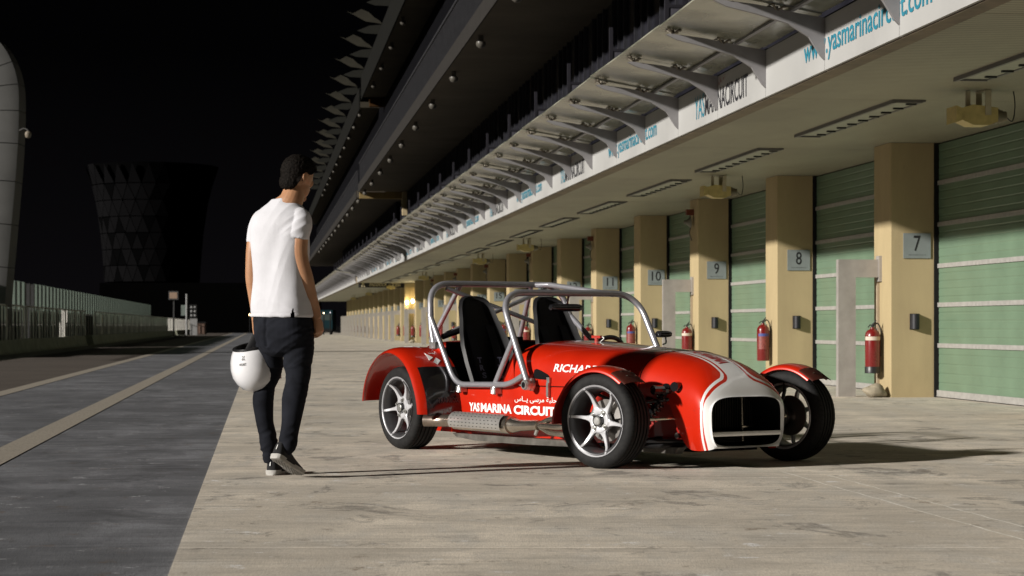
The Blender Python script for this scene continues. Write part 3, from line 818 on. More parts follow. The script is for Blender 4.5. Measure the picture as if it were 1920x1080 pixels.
for i in range(0, len(PW) - 1, 4):
    mb = MB(); rings = []
    idx = list(range(i, min(i + 5, len(PW))))
    for j in idx:
        t = (PW[min(j + 1, len(PW) - 1)] - PW[max(j - 1, 0)]).normalized()
        hw = .46 + .10 * min(1, max(0, PW[j].z) / 8)
        q = PW[j] + (t * .012 if j == idx[0] else (-t * .012 if j == idx[-1] else t * 0))
        rings.append(clad_ring(q, t, hw, .5))
    mb.loft(rings); mb.build('cladding_sheet', M_clad, py, ang=25)
cam_e = empty('security_camera', label='small dome security camera on a curved arm fixed to the left pylon', cat='camera')
cam_e.location = pxw(36, 245, 62.5)
MB().tube(spline([(0, 0, 0), (.12, 0, .06), (.24, 0, .03), (.27, 0, -.05)], 5), .02, 6).build('arm', M_clad, cam_e)
MB().lathe([(.0, .10), (.06, .10), (.10, .05), (.10, -.02), (.07, -.09), (0, -.12)], 12, 'z', (.27, 0, -.12)).build('dome', simple('camera_dome', (.20, .17, .13), .4), cam_e)

# lattice tower of triangles far behind the lane
M_tri = simple('lattice_panel', (.0055, .0054, .0058), .9, vary=.3, vscale=.05, spec=0); M_trid = simple('lattice_panel_dark', (.0018, .0018, .0019), .9, spec=0)  # the tower's lack of light is put into these near-black panel colours
D0 = 330.0
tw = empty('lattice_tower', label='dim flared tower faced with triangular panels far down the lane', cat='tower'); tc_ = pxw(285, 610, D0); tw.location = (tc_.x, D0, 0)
rows = [(530, 88), (500, 90), (470, 92), (440, 95), (410, 99), (380, 104), (350, 111), (312, 124)]
random.seed(5)
nseg = 26
def ringpt(y, hw, a):
    z = CAM_H + (610 - y) * D0 / FPX; r = hw * D0 / FPX
    return Vector((r * math.sin(a), -r * math.cos(a), z))
for i in range(len(rows) - 1):
    (y0, r0), (y1, r1) = rows[i], rows[i + 1]
    for j in range(-8, 9):
        for up in (0, 1):
            da = 2 * math.pi / nseg; off = (i % 2) * .5 * da
            a = j * da + off
            if up: P = [ringpt(y0, r0, a), ringpt(y0, r0, a + da), ringpt(y1, r1, a + da / 2)]
            else: P = [ringpt(y1, r1, a - da / 2), ringpt(y1, r1, a + da / 2), ringpt(y0, r0, a)]
            c = (P[0] + P[1] + P[2]) / 3; P = [c + (p - c) * .93 for p in P]
            if i == len(rows) - 2 and not up and random.random() < .3: continue
            dark = random.random() < .2
            back = [p * 1.0 + Vector((0, .4, 0)) for p in P]
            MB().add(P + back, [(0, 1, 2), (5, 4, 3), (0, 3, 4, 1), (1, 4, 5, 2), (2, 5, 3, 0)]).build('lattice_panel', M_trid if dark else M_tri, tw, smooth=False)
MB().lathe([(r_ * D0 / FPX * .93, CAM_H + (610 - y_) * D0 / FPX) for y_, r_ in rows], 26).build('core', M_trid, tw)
# black block added past the lane end to stand in for darkness
random.seed(3)
M_far = simple('far_darkness_black', (.0012, .0012, .0012), .9, spec=0)
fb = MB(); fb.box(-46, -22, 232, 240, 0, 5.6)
o = fb.build('far_dark_block', M_far, smooth=False); tag(o, 'black block added to stand in for darkness at the far end of the lane', 'building')
def farbox(x0, x1, y0, y1, d, name, label, cat, mat, parts=()):
    e = empty(name, label=label, cat=cat); a = pxw(x0, y1, d); b = pxw(x1, y0, d); e.location = ((a.x + b.x) / 2, d, 0)
    hw = (b.x - a.x) / 2
    return e, hw, a.z, b.z
# score screen on a post
e, hw, z0, z1 = farbox(316, 334, 546, 562, 172, 'info_screen', 'small square beige display screen on a post above the far pit wall', 'screen', None)
MB().box(-hw, hw, 0, .15, z0, z1).build('casing', M_post, e, smooth=False); MB().box(-hw + .08, hw - .08, -.012, -.002, z0 + .1, z1 - .1).build('screen', simple('beige_screen', (.25, .17, .12), .5), e, smooth=False)
MB().box(-.05, .05, .16, .24, 0, z1 - .1).build('post', M_post, e, smooth=False)
e, hw, z0, z1 = farbox(348, 352, 551, 584, 178, 'mast', 'pale thin mast rising above the far end of the pit wall', 'mast', None)
MB().tube([(0, 0, 0), (0, 0, z1)], .09, 8).build('pole', simple('pale_mast', (.2, .2, .2), .5), e)
MB().box(-.5, .06, .1, .14, 1.7, 2.6).build('panel', simple('pale_panel', (.12, .145, .13), .5), e, smooth=False)
e, hw, z0, z1 = farbox(356, 368, 571, 596, 182, 'traffic_light', 'black double traffic light with six lamps at the pit exit', 'traffic light', None)
MB().box(-.32, .32, 0, .2, z0, z1).build('housing', M_dark, e, smooth=False)
ll = simple('traffic_lens', (.28, .28, .28), .2)
for x in (-.15, .15):
    for j in range(3): MB().lathe([(.0, -.03), (.085, -.02), (.095, 0)], 12, 'y', (x, 0, z0 + .22 + j * .36)).build('lens', ll, e)
MB().box(-.28, .34, .1, .2, 0, z0).build('post', simple('pale_mast', (.2, .2, .2), .5), e, smooth=False)
e, hw, z0, z1 = farbox(370, 384, 604, 628, 200, 'marshal_hut', 'tiny reddish brown hut in shadow past the end of the railing', 'hut', None)
MB().box(-hw, hw, 0, 1.2, 0, 1.1).build('wall', simple('brown_hut', (.065, .035, .022), .8, vary=.4, vscale=3), e, smooth=False)
MB().box(-hw - .1, hw + .1, -.1, 1.3, 1.1, 1.2).build('roof', M_dark, e, smooth=False)
for x in (-.2, .15): MB().box(x, x + .12, -.03, -.003, .1, .95).build('door', simple('hut_door', (.12, .07, .05), .7), e, smooth=False)
# parked teal lorry at the far end
e = empty('parked_lorry', label='dark teal lorry parked facing the camera at the far end beyond the last garage', cat='lorry'); p = pxw(611, 610, 196); e.location = (p.x, 196, 0)
M_teal2 = simple('teal_lorry_paint', (.005, .022, .028), .6, spec=.1)
MB().box(-.62, .62, 0, 4, .35, 2.3).build('body', M_teal2, e, smooth=False)
MB().box(-.55, .55, -.03, -.003, 1.35, 1.9).build('windscreen', simple('lorry_glass', (.03, .045, .042), .4), e, smooth=False)
MB().box(-.6, .6, -.06, -.003, .3, .55).build('bumper', M_dark, e, smooth=False)
for x in (-.45, .45): MB().lathe([(0, -.12), (.32, -.12), (.32, .12), (0, .12)], 14, 'x', (x, .6, .32)).build('wheel', M_dark, e)
# distant lamps
def far_lamp(x, y, d, col, r, label, es=30):
    e = empty('distant_lamp', label=label, cat='street lamp'); p = pxw(x, y, d); e.location = (p.x, d, 0)
    MB().tube([(0, .1, 0), (0, .1, p.z)], .05, 6).build('pole', M_dark, e)
    MB().ellipsoid((0, 0, p.z), (r, r, r), 8, 6).build('bulb', simple('distant_bulb_%d' % x, (.8, .6, .4), .5, vary=0, emit=col, es=es), e)
far_lamp(468, 590, 228, (1, .65, .3), .075, 'distant orange street lamp just left of the man', 9)
far_lamp(607, 587, 190, (1, .75, .4), .055, 'distant warm lamp just right of the man, above the lorry', 7)
far_lamp(619, 586, 190, (.8, .8, .9), .04, 'faint white lamp beside the warm lamp above the lorry', 2)
far_lamp(95, 572, 150, (1, .35, .12), .07, 'distant orange lamp seen through the gap in the glass screen')
# ------------------------------------------------------------ sports car (x forward, y left, z up)
def car_paint():
    m, nt, b = newmat('red_car_paint'); setp(b, (.50, .013, .002), .33, .10, coat=1.0, coat_r=.035)
    b.inputs['Coat IOR'].default_value = 1.6
    co = coords(nt)
    at = nt.nodes.new('ShaderNodeAttribute'); at.attribute_name = 'stripe'
    red = mixc(nt, ramp(nt, noise(nt, co, 3, 5, .6), .35, .7), (.46, .011, .0015), (.55, .017, .0025))
    fl = noise(nt, co, 900, 2, .5)
    red = mixc(nt, ramp(nt, fl, .45, .7, (0,) * 3, (.2,) * 3), red, (.7, .05, .01))
    white = mixc(nt, ramp(nt, noise(nt, co, 4, 5, .6), .35, .7), (.76, .76, .75), (.84, .84, .83))
    r = nt.nodes.new('ShaderNodeValToRGB'); r.color_ramp.interpolation = 'CONSTANT'
    e = r.color_ramp.elements; e[0].position = 0; e[0].color = (0, 0, 0, 1); e[1].position = .5; e[1].color = (1, 1, 1, 1)
    q = e.new(.515); q.color = (.0, 0, 0, 1); q = e.new(.528); q.color = (1, 1, 1, 1)
    nt.links.new(at.outputs['Fac'], r.inputs[0])
    nt.links.new(mixc(nt, r.outputs[0], red, white), b.inputs['Base Color'])
    d = noise(nt, coords(nt, (1, 1, 1)), 26, 6, .7)
    rr = node(nt, 'ShaderNodeMapRange'); rr.inputs['To Min'].default_value = .02; rr.inputs['To Max'].default_value = .09
    nt.links.new(d, rr.inputs[0]); nt.links.new(rr.outputs[0], b.inputs['Coat Roughness'])
    return m
M_red = car_paint()
M_carblk = simple('satin_black', (.014, .014, .015), .35, vary=.2)
M_gblk = simple('gloss_black', (.010, .010, .011), .12, coat=.8, vary=.1)
M_int = simple('cockpit_black', (.006, .006, .0065), .8, vary=.2, spec=.06)
M_alu = simple('silver_cage_tube', (.38, .38, .41), .32, .6, vary=.06, vscale=30)
M_chrome = simple('polished_steel', (.62, .56, .46), .14, 1.0, vary=.12, vscale=20)
M_rimm = simple('silver_alloy', (.50, .50, .52), .38, .30, vary=.06)
M_zinc = simple('zinc_clamp', (.55, .55, .53), .3, .8, vary=.2, vscale=40)
def m_tyre():
    m, nt, b = newmat('tyre_rubber'); setp(b, (.012, .012, .012), .7, spec=.18)
    f = noise(nt, coords(nt), 30, 6, .7); nt.links.new(mixc(nt, ramp(nt, f, .3, .75), (.008, .008, .0085), (.021, .0205, .020)), b.inputs['Base Color'])
    bump(nt, b, noise(nt, coords(nt), 120, 3), .15, .002); return m
M_tyre = m_tyre()
M_disc = simple('brake_disc_steel', (.35, .33, .31), .3, .9, vary=.2, vscale=20)

HD = (.5417, -.8406)
car = empty('sports_car', ((1.188 - .126) / 2, (12.853 + 14.892) / 2, 0), math.atan2(HD[1], HD[0]),
            'open red two-seat sports car with white nose stripe, silver roll cage and cycle wings', 'car')

def supell(th, n):
    c, s = math.cos(th), math.sin(th)
    return (math.copysign(abs(c) ** (2 / n), c), math.copysign(abs(s) ** (2 / n), s))

W_T = [(-.12, .535), (.3, .500), (.6, .455), (.85, .410), (1.045, .372), (1.2, .352), (1.35, .338), (1.5, .330), (1.58, .322), (1.625, .300)]
ZT_T = [(-.12, .758), (.1, .748), (.4, .732), (.75, .716), (1.045, .700), (1.2, .682), (1.33, .656), (1.43, .620), (1.52, .566), (1.58, .505), (1.625, .440)]
ZS_T = [(-.12, .50), (.6, .46), (1.045, .44), (1.3, .38), (1.5, .34), (1.625, .30)]
NN_T = [(-.12, 3.3), (.5, 3.0), (1.045, 2.75), (1.35, 2.6), (1.55, 3.0), (1.625, 3.6)]
def stripe_val(p):
    x, y, z = p; ay = abs(y)
    ws = sinterp(x, [(-.2, .088), (.6, .095), (1.2, .105), (1.45, .105), (1.7, .11)])
    f1 = ws - ay
    f2 = (x - (1.530 + .235 * max(0, ay - .10) - .03 * max(0, .30 - z)))
    if x > 1.605: f2 = .3
    f = max(f1, f2) + (0.012 if abs(f1 - f2) < .03 else 0) * (1 - abs(f1 - f2) / .03 if abs(f1 - f2) < .03 else 0)
    return .5 + max(-.49, min(.49, f))
def set_stripe(o, fn=stripe_val):
    me = o.data; a = me.attributes.new('stripe', 'FLOAT', 'POINT')
    for i, v_ in enumerate(me.vertices): a.data[i].value = fn(v_.co)
NT = 72
def top_arc(x, nn=None, dw=0.0):
    w_ = sinterp(x, W_T) + dw; zt = sinterp(x, ZT_T); zs_ = sinterp(x, ZS_T); n_ = sinterp(x, NN_T) if nn is None else nn
    out = []
    for i in range(NT + 1):
        th = math.pi - math.pi * i / NT; c, s = supell(th, n_)
        out.append(Vector((x, -c * -w_ if False else c * w_, zs_ + s * (zt - zs_))))
    return out          # from y=-w to y=+w
def section(x, zb, nl=10, open_=True):
    arc = top_arc(x); w_ = -arc[0].y; zs_ = arc[0].z
    lo = [Vector((x, -w_, zb + (zs_ - zb) * i / nl)) for i in range(nl)]
    return lo + arc + [Vector((x, w_, p.z)) for p in reversed(lo)]

# bonnet + body sides ahead of the cockpit
xs = [-.12 + (1.035 + .12) * i / 40 for i in range(41)]
bd = MB(); bd.loft([section(x, .47) for x in xs], False)
bon = bd.build('bonnet', M_red, car, ang=60); set_stripe(bon)
sb = MB()
def side_w(x): return sinterp(x, W_T) if x > -.12 else .535
for sg in (-1, 1):
    out = []; xs2 = [-1.06, -.9, -.7, -.5, -.3, -.12] + [-.12 + .06 * i for i in range(1, 20)]
    def ztop(x):
        if x >= -.12: return .468
        return sinterp(x, [(-1.16, .74), (-1.08, .71), (-.99, .60), (-.90, .48), (-.84, .455), (-.5, .452), (-.34, .47), (-.26, .52), (-.19, .62), (-.12, .70)])
    xs3 = sorted(set([-1.16 + .02 * i for i in range(53)] + [-.12 + .06 * i for i in range(1, 20)]))
    rings = []
    for x in xs3:
        w_ = side_w(x); tck = .03
        zt = ztop(x)
        rings.append([Vector((x, sg * w_, .125)), Vector((x, sg * w_, .30)), Vector((x, sg * w_, zt - .012)), Vector((x, sg * (w_ - .008), zt)), Vector((x, sg * (w_ - tck), zt)), Vector((x, sg * (w_ - tck), .125))])
    sb.loft(rings, True, True)
body = sb.build('body_side', M_red, car, ang=40)
# scuttle fill between side and bonnet (upper rear edge) and dashboard
MB().loft([[Vector((x, p.y * .985, p.z - .02)) for p in top_arc(-.12)] for x in (-.118, -.09)], False).build('scuttle_lip', M_gblk, car)
arc = top_arc(-.12)
MB().add([tuple(p) for p in [Vector((-.10, q.y * .97, q.z - .015)) for q in arc] + [Vector((-.10, -.5, .35)), Vector((-.10, .5, .35))]], [tuple(range(len(arc))) + (len(arc) + 1, len(arc))]).build('dashboard', M_int, car, smooth=False)
# nosecone: lower edge sweeps down ahead of the front axle
def zbot(x): return sinterp(x, [(1.04, .475), (1.2, .472), (1.26, .45), (1.31, .38), (1.38, .24), (1.44, .13), (1.5, .108), (1.62, .118)])
ns = MB(); xs = [1.043 + (1.60 - 1.043) * i / 44 for i in range(45)] + [1.612, 1.622, 1.627]
def nose_sec(x):
    s_ = section(min(x, 1.625), zbot(x), 12)
    if x > 1.38:                                    # the sides tuck in towards the bottom corners
        kk = min(1, (x - 1.38) / .12); zl = zbot(x); zz = .33
        s_ = [Vector((p.x, p.y * (1 - .15 * kk * (max(0, (zz - p.z) / (zz - zl)) ** 2.2)), p.z)) for p in s_]
    if x > 1.605:                                   # roll the edge in at the front
        k = (x - 1.60) / .027; s_ = [Vector((x, p.y * (1 - .03 * k * k), .28 + (p.z - .28) * (1 - .05 * k * k))) for p in s_]
    else: s_ = [Vector((x, p.y, p.z)) for p in s_]
    return s_
rings = [nose_sec(x) for x in xs]
ns.loft(rings, False)
# front face: bridge from the outer ring to the mouth
last = rings[-1]; nL = len(last); nb_ = 14
lowl, lowr = last[0], last[-1]
bottom = [Vector((lowl.x, lowr.y + (lowl.y - lowr.y) * i / (nb_ + 1), lowl.z - .0)) for i in range(1, nb_ + 1)]
outer = last + bottom
def rrect(dy, dz, hw, z0, z1, r):
    """point of a rounded rectangle in direction (dy,dz) from its centre"""
    cz = (z0 + z1) / 2; hz = (z1 - z0) / 2
    L_ = math.hypot(dy, dz) or 1; uy, uz = dy / L_, dz / L_
    n_ = 5.0
    t = (abs(uy / hw) ** n_ + abs(uz / hz) ** n_) ** (-1 / n_)
    return uy * t, cz + uz * t
def inner(x, hw, z0, z1):
    cz = (z0 + z1) / 2; o2 = []
    for p in outer:
        a, b = rrect(p.y * (1.0), (p.z - cz) * 1.0, hw, z0, z1, .05); o2.append(Vector((x, a, b)))
    return o2
r0 = outer; r1 = [p.lerp(q, .5) + Vector((.010, 0, 0)) for p, q in zip(outer, inner(1.632, .268, .133, .434))]
r2 = inner(1.634, .272, .130, .437); r3 = inner(1.624, .264, .136, .431); r4 = inner(1.392, .235, .150, .418)
ns.loft([r0, r1, r2, r3], True, False)
MB().loft([r3, r4], True, False).build('mouth_duct', M_int, car)
# bar across the mouth
ns.loft([[Vector((1.628 + a, y, .210 + b)) for a, b in ((0, -.013), (.006, 0), (0, .013), (-.03, .010), (-.03, -.010))] for y in (-.262, -.13, 0, .13, .262)])
nose = ns.build('nosecone', M_red, car, ang=50); set_stripe(nose)
seam = MB(); seam.tube([tuple(p * 1.0 + Vector((0, 0, .0005))) for p in section(1.039, .47)], .0035, 5); seam.build('nose_seam', M_int, car)
# radiator and mouth depth
rd = MB().box(1.36, 1.38, -.25, .25, .14, .44); rd.build('radiator', M_int, car, smooth=False)
fn = MB()
for i in range(26): fn.box(1.381, 1.386, -.24 + i * .019, -.236 + i * .019, .235, .43)
for i in range(7): fn.box(1.40, 1.46, -.24, .24, .150 + i * .010, .153 + i * .010)
fn.build('radiator_fins', simple('radiator_fin', (.05, .047, .04), .5, .5), car, smooth=False)
MB().tube([(1.44, .12, .15), (1.43, .12, .42)], .008, 6).tube([(1.45, .10, .24), (1.45, .22, .24)], .010, 6).build('oil_pipe', M_chrome, car)
# chassis front, floor, sump
M_dred = simple('deep_red_panel', (.36, .010, .004), .35, coat=.6, vary=.2)
MB().loft([[Vector((x, sg * w_, z)) for sg, z in ((-1, .125), (-1, .52), (1, .52), (1, .125))] for x, w_ in ((.92, .36), (1.10, .30), (1.33, .265))]).build('front_chassis', M_dred, car, smooth=False)
MB().box(1.0, 1.42, -.25, .25, .095, .125).box(-1.05, .95, -.42, .42, .10, .124).build('floor_tray', M_int, car, smooth=False)
fp = MB(); fp.prism([(-.80, .125), (.55, .135), (.62, .10), (.1, .088), (-.5, .085), (-.75, .10)], lambda a, b, d: Vector((a, d, b)), -.60, -.30); fp.build('skid_plate', simple('scuffed_alloy', (.20, .19, .17), .4, .7, vary=.4, vscale=12), car, smooth=False)
# vent in the bonnet side, bonnet catch
def on_side(px, pz): return Vector((px, -side_w(px) - .002, pz))
bv_bon = BVHTree.FromPolygons([tuple(v_.co) for v_ in bon.data.vertices], [tuple(p.vertices) for p in bon.data.polygons])
bv_nose = BVHTree.FromPolygons([tuple(v_.co) for v_ in nose.data.vertices], [tuple(p.vertices) for p in nose.data.polygons])
def proj_side(x, z, off=.003):
    for bv_ in (bv_bon, bv_nose):
        h = bv_.ray_cast(Vector((x, -2, z)), Vector((0, 1, 0)))
        if h[0] is not None: return h[0] + Vector((0, -off, 0))
    return Vector((x, -side_w(x) - off, z))
def proj_top(x, y, off=.003):
    for bv_ in (bv_bon, bv_nose):
        h = bv_.ray_cast(Vector((x, y, 3)), Vector((0, 0, -1)))
        if h[0] is not None: return h[0] + Vector((0, 0, off))
    return Vector((x, y, .75))
vent = [(.085, .545), (.092, .572), (.115, .578), (.16, .568), (.235, .543), (.252, .528), (.245, .512), (.20, .509), (.11, .513), (.09, .522)]
vc = proj_side(.16, .54)
MB().add([tuple(proj_side(x, z)) for x, z in vent] + [tuple(vc)], [(i, (i + 1) % 10, 10) for i in range(10)]).build('side_vent', M_int, car, smooth=False)
ct = MB().box(-.012, .012, -.018, .0, -.09, .0).box(-.016, .016, -.012, .0, .0, .035); p = proj_side(.252, .490)
ct.build('bonnet_catch', M_zinc, car, loc=tuple(p), smooth=False)
MB().tube([tuple(proj_side(.02 + .05 * i, .467, .0)) for i in range(20)], .0025, 4).build('bonnet_gap', M_int, car)
p = proj_side(1.02, .44); MB().ellipsoid((0, 0, 0), (.02, .015, .028), 8, 6).build('bonnet_clip', M_zinc, car, loc=tuple(p))
MB().lathe([(0, -.008), (.018, -.008), (.02, 0)], 12, 'y', (1.30, -.275, .19)).build('tow_bolt', M_zinc, car)
# writing on the car
text_fit('RICHARD M', .50, .050, lambda x, y: proj_side(.285 + x, .563 - x * .02 + y), 'lettering', M_white, car, bold=.02)
text_fit('YAS', .135, .060, lambda x, y: Vector((-.685 + x, -.5375, .277 + y)), 'lettering', M_white, car, bold=.04)
text_fit('MARINA', .385, .060, lambda x, y: Vector((-.535 + x, -.5375, .277 + y)), 'lettering', M_white, car, bold=.04)
text_fit('CIRCUIT', .435, .061, lambda x, y: Vector((-.125 + x, -side_w(-.125 + x) - .003, .275 + y)), 'lettering', M_white, car, bold=.045)
ar = 'ﺱﺎــﻳ ﻰﺳﺮﻣ ﺔﺒﻠﺣ'
text_fit(ar, .44, .045, lambda x, y: Vector((-.115 + x, -side_w(-.115 + x) - .003, .352 + y)), 'lettering', M_white, car, bold=.01)
M_rl2 = simple('red_lettering', (.35, .03, .03), .4)
# letters read from the front: run across the stripe, top towards the windscreen
text_fit('YAS MARINA', .34, .075, lambda x, y: proj_top(1.08 + x, -.05 + y * 1.2), 'stripe_lettering', M_rl2, car, bold=.03)
text_fit('SEVEN', .16, .03, lambda x, y: proj_top(.16 + x, -.055 + y), 'stripe_lettering', M_black, car, bold=.02)

# rear body
rr = []
for x, k, kz in ((-1.055, 1, 1), (-1.25, .985, 1.0), (-1.40, .965, .985), (-1.475, .94, .96), (-1.50, .90, .93)):
    ring = []
    for i in range(33):
        th = math.pi * 1.0 - math.pi * i / 32; c, s = supell(th, 4.2)
        ring.append(Vector((x, c * .50 * k, .50 + s * .258 * kz)))
    rr.append([Vector((x, -.50 * k, .16))] + ring + [Vector((x, .50 * k, .16))])
MB().loft(rr, True, True).build('rear_body', M_red, car, ang=40)
MB().box(-1.055, -1.035, -.50, .50, .13, .745).build('rear_bulkhead', M_int, car, smooth=False)
MB().box(-1.035, -.12, -.05, .05, .12, .33).box(-1.03, -.12, -.505, .505, .124, .135).box(-1.03, -.14, -.505, -.50, .13, .44).box(-1.03, -.14, .50, .505, .13, .44).build('tunnel', M_int, car, smooth=False)

# rear fenders
FXC, FZC = -1.235, .285
def fender_pt(th, y, inset=0.0):
    t = (abs(y) - .50) / .365                                     # 0 at the body, 1 at the outer lip
    r = interp(t, [(0, .422), (.55, .426), (.78, .423), (.90, .412), (.97, .398), (1.0, .385)])
    if th < R(25): r += (R(25) - th) * .05
    if th > R(90): r -= (th - R(90)) / R(90) * .022
    r -= inset
    return Vector((FXC + r * math.cos(th), y, FZC + r * math.sin(th)))
ysf = [.505, .56, .62, .68, .73, .77, .80, .822, .84, .853, .862, .866]
for sg in (-1, 1):
    mb = MB(); rings = []
    for i in range(49):
        th = R(-4 + 178 * i / 48)
        o_ = [fender_pt(th, sg * y) for y in ysf]; i_ = [fender_pt(th, sg * min(y, .858), .012) for y in reversed(ysf)]
        rings.append(o_ + i_)
    mb.loft(rings, True, True); f_ = mb.build('rear_fender', M_red, car, ang=50)
    mb = MB(); rings = []
    for i in range(17):
        th = R(-5 + 48 * i / 16)
        rings.append([fender_pt(th, sg * y, -.003) for y in (.508, .56, .62, .68, .73, .77, .805)])
    mb.loft(rings, False); g_ = mb.build('stone_guard', simple('carbon_guard', (.012, .011, .012), .18, coat=.7, vary=.4, vscale=5), f_ if False else car, ang=60)
    if sg < 0:
        text_fit('TRAMBOX', .17, .036, lambda x, y: fender_pt(R(6) + y / .43, -.72 + x, -.006), 'lettering', simple('ghost_lettering', (.045, .044, .046), .5), car, bold=.02)
        # white logo on the crown
        def cr_(a, b): return fender_pt(R(97) - a / .50, -(.73 - b * 1.5), -.003)
        lg = MB()
        for ol in ([(0, .02), (.05, 0), (.34, 0), (.40, .03), (.36, .06), (.30, .035), (.08, .035), (.16, .05), (.30, .055), (.30, .085), (.06, .085)],):
            n_ = len(ol); lg.add([cr_(a, b) for a, b in ol], [tuple(range(n_))])
        lg.add([cr_(a, b) for a, b in ((.36, .075), (.42, .045), (.45, .06), (.40, .09))], [(0, 1, 2, 3)])
        lg.build('fender_logo', M_white, car, smooth=False)

# wheels
def tyre_mesh():
    R0, hw = .287, .0975
    prof = [(.205, -.080), (.213, -.092), (.226, -.0975), (.245, -.099), (.262, -.095), (.274, -.087), (.281, -.078)]
    tread = [(.285, -.068), (.2865, -.058)]
    for gy in (-.045, -.015, .015, .045):
        tread += [(R0, gy - .0065), (R0 - .007, gy - .005), (R0 - .007, gy + .005), (R0, gy + .0065)]
    tread += [(.2865, .058), (.285, .068)]
    prof += tread + [(r, -y) for r, y in prof[::-1]] + [(.20, .06), (.20, -.06)]
    mb = MB().lathe(prof, 96, 'y', closed_prof=True)
    # sipes on the shoulders
    for i in range(60):
        a = 2 * math.pi * i / 60
        for sg in (-1, 1):
            c_ = [(.2868, sg * .057), (.2868, sg * .069), (.2825, sg * .082)]
            q = .012
            p = [Vector((math.sin(a + k * q + s_ * .004) * r, y, math.cos(a + k * q + s_ * .004) * r)) for k, (r, y) in enumerate(c_) for s_ in (-1, 1)]
            mb.add(p, [(0, 1, 3, 2), (2, 3, 5, 4)], 1)
    return mb.mesh('tyre', [M_tyre, M_int], ang=28)
ty_me = tyre_mesh()
def rim_mesh():
    mb = MB()
    prof = [(.196, .085), (.205, .092), (.212, .088), (.205, .075), (.190, .06), (.186, 0), (.188, -.045), (.196, -.07), (.200, -.088), (.213, -.093), (.2165, -.0965), (.214, -.099), (.205, -.0985), (.196, -.094), (.189, -.078), (.182, -.045), (.179, 0), (.182, .055), (.190, .078)]
    mb.lathe(prof[:11] + prof[-1:], 72, 'y', closed_prof=True)
    # hub dish
    mb.lathe([(0, -.052), (.036, -.052), (.040, -.058), (.052, -.062), (.070, -.060), (.078, -.050), (.078, -.03), (0, -.03)], 36, 'y')
    for k in range(6):
        a0 = R(-5 + 60 * k)
        rings = []
        for r, hw_, yo, th_, dv in ((.040, .036, -.057, .028, 0), (.066, .029, -.0575, .028, 0), (.085, .0175, -.0565, .028, 0), (.110, .0125, -.0565, .028, .002), (.145, .0100, -.062, .028, .004), (.172, .0092, -.072, .026, .007), (.190, .0090, -.086, .022, .009), (.203, .0090, -.0985, .012, .010), (.209, .0088, -.0995, .006, .010)):
            c, s = math.cos(a0), math.sin(a0)
            def P(t, y): return Vector((c * r - s * (t + dv), y, s * r + c * (t + dv)))
            ch = hw_ * .25
            rings.append([P(-hw_, yo + .004), P(-hw_ + ch, yo), P(hw_ - ch, yo), P(hw_, yo + .004), P(hw_ * .8, yo + th_), P(-hw_ * .8, yo + th_)])
        mb.loft(rings)
    return mb.mesh('wheel', M_rimm, ang=32)
rim_me = rim_mesh()
_p = [(.213, -.0965), (.203, -.0965), (.196, -.092), (.189, -.078), (.184, -.045), (.181, 0), (.184, .055), (.191, .078), (.196, .085)]
barrel_me = MB().lathe([(.2125, -.0962), (.194, -.088), (.1875, -.078), (.180, -.045), (.177, 0), (.180, .055), (.188, .078), (.196, .0845)], 72, 'y').mesh('rim_barrel', simple('shaded_alloy_barrel', (.17, .17, .175), .4, .5, vary=.2)) if False else None
def lathe_open(prof, n=72):
    mb = MB(); rg = [[Vector((math.sin(2 * math.pi * k / n) * r, y, math.cos(2 * math.pi * k / n) * r)) for k in range(n)] for r, y in prof]
    return mb.loft(rg, True, False)
barrel_me = lathe_open([(.206, -.0972), (.197, -.094), (.189, -.078), (.182, -.045), (.179, 0), (.182, .055), (.190, .078), (.196, .085)]).mesh('rim_barrel', simple('shaded_alloy_barrel', (.10, .10, .105), .38, .6, vary=.2))  # shade inside the rim is put into this darker alloy colour
cap_me = MB().lathe([(0, -.083), (.022, -.083), (.028, -.078), (.030, -.06)], 20, 'y').mesh('centre_cap', M_zinc)
capb_me = MB().lathe([(.030, -.078), (.034, -.078), (.036, -.06), (.030, -.06)], 20, 'y', closed_prof=True).mesh('cap_ring', M_gblk)
nut_me = MB().lathe([(0, -.016), (.009, -.016), (.011, -.010), (.012, 0)], 6, 'y').lathe([(.0125, -.001), (.018, -.003), (.019, .004)], 14, 'y').mesh('wheel_nut', M_zinc)
disc_me = MB().lathe([(.05, .012), (.128, .012), (.128, .022), (.05, .022)], 48, 'y', closed_prof=True).lathe([(0, -.02), (.055, -.02), (.06, .012), (0, .03)], 24, 'y').mesh('brake_disc', M_disc)
cal = MB(); 
for i in range(2): pass
cal.loft([[Vector((r * math.cos(a), y, r * math.sin(a))) for r, y in ((.085, -.012), (.140, -.012), (.145, .04), (.085, .04))] for a in [R(8 + 6 * i) for i in range(9)]])
cal_me = cal.mesh('brake_caliper', simple('caliper_alloy', (.40, .38, .36), .35, .6))
def wheel(x, y, rz, spin):
    root = link_mesh('wheel', rim_me, None, car, (x, y, .287))
    root.rotation_euler = Matrix.Rotation(rz, 3, 'Z').to_euler() if spin == 0 else (Matrix.Rotation(rz, 3, 'Z') @ Matrix.Rotation(spin, 3, 'Y')).to_euler()
    link_mesh('tyre', ty_me, None, root); link_mesh('rim_barrel', barrel_me, None, root); link_mesh('centre_cap', cap_me, None, root); link_mesh('cap_ring', capb_me, None, root)
    for i in range(4):
        a = R(45 + 90 * i + 12); link_mesh('wheel_nut', nut_me, None, root, (.056 * math.cos(a), -.060, .056 * math.sin(a)))
    link_mesh('brake_disc', disc_me, None, root)
    c = link_mesh('brake_caliper', cal_me, None, root); c.rotation_euler = (0, spin * -1 + 0, 0)
    return root
STEER = R(15)
wheel(1.150, -.705, STEER, R(4)); wheel(1.205, .705, math.pi + STEER, R(20))
wheel(-1.213, -.705, 0, R(-10)); wheel(-1.213, .705, math.pi, R(33))

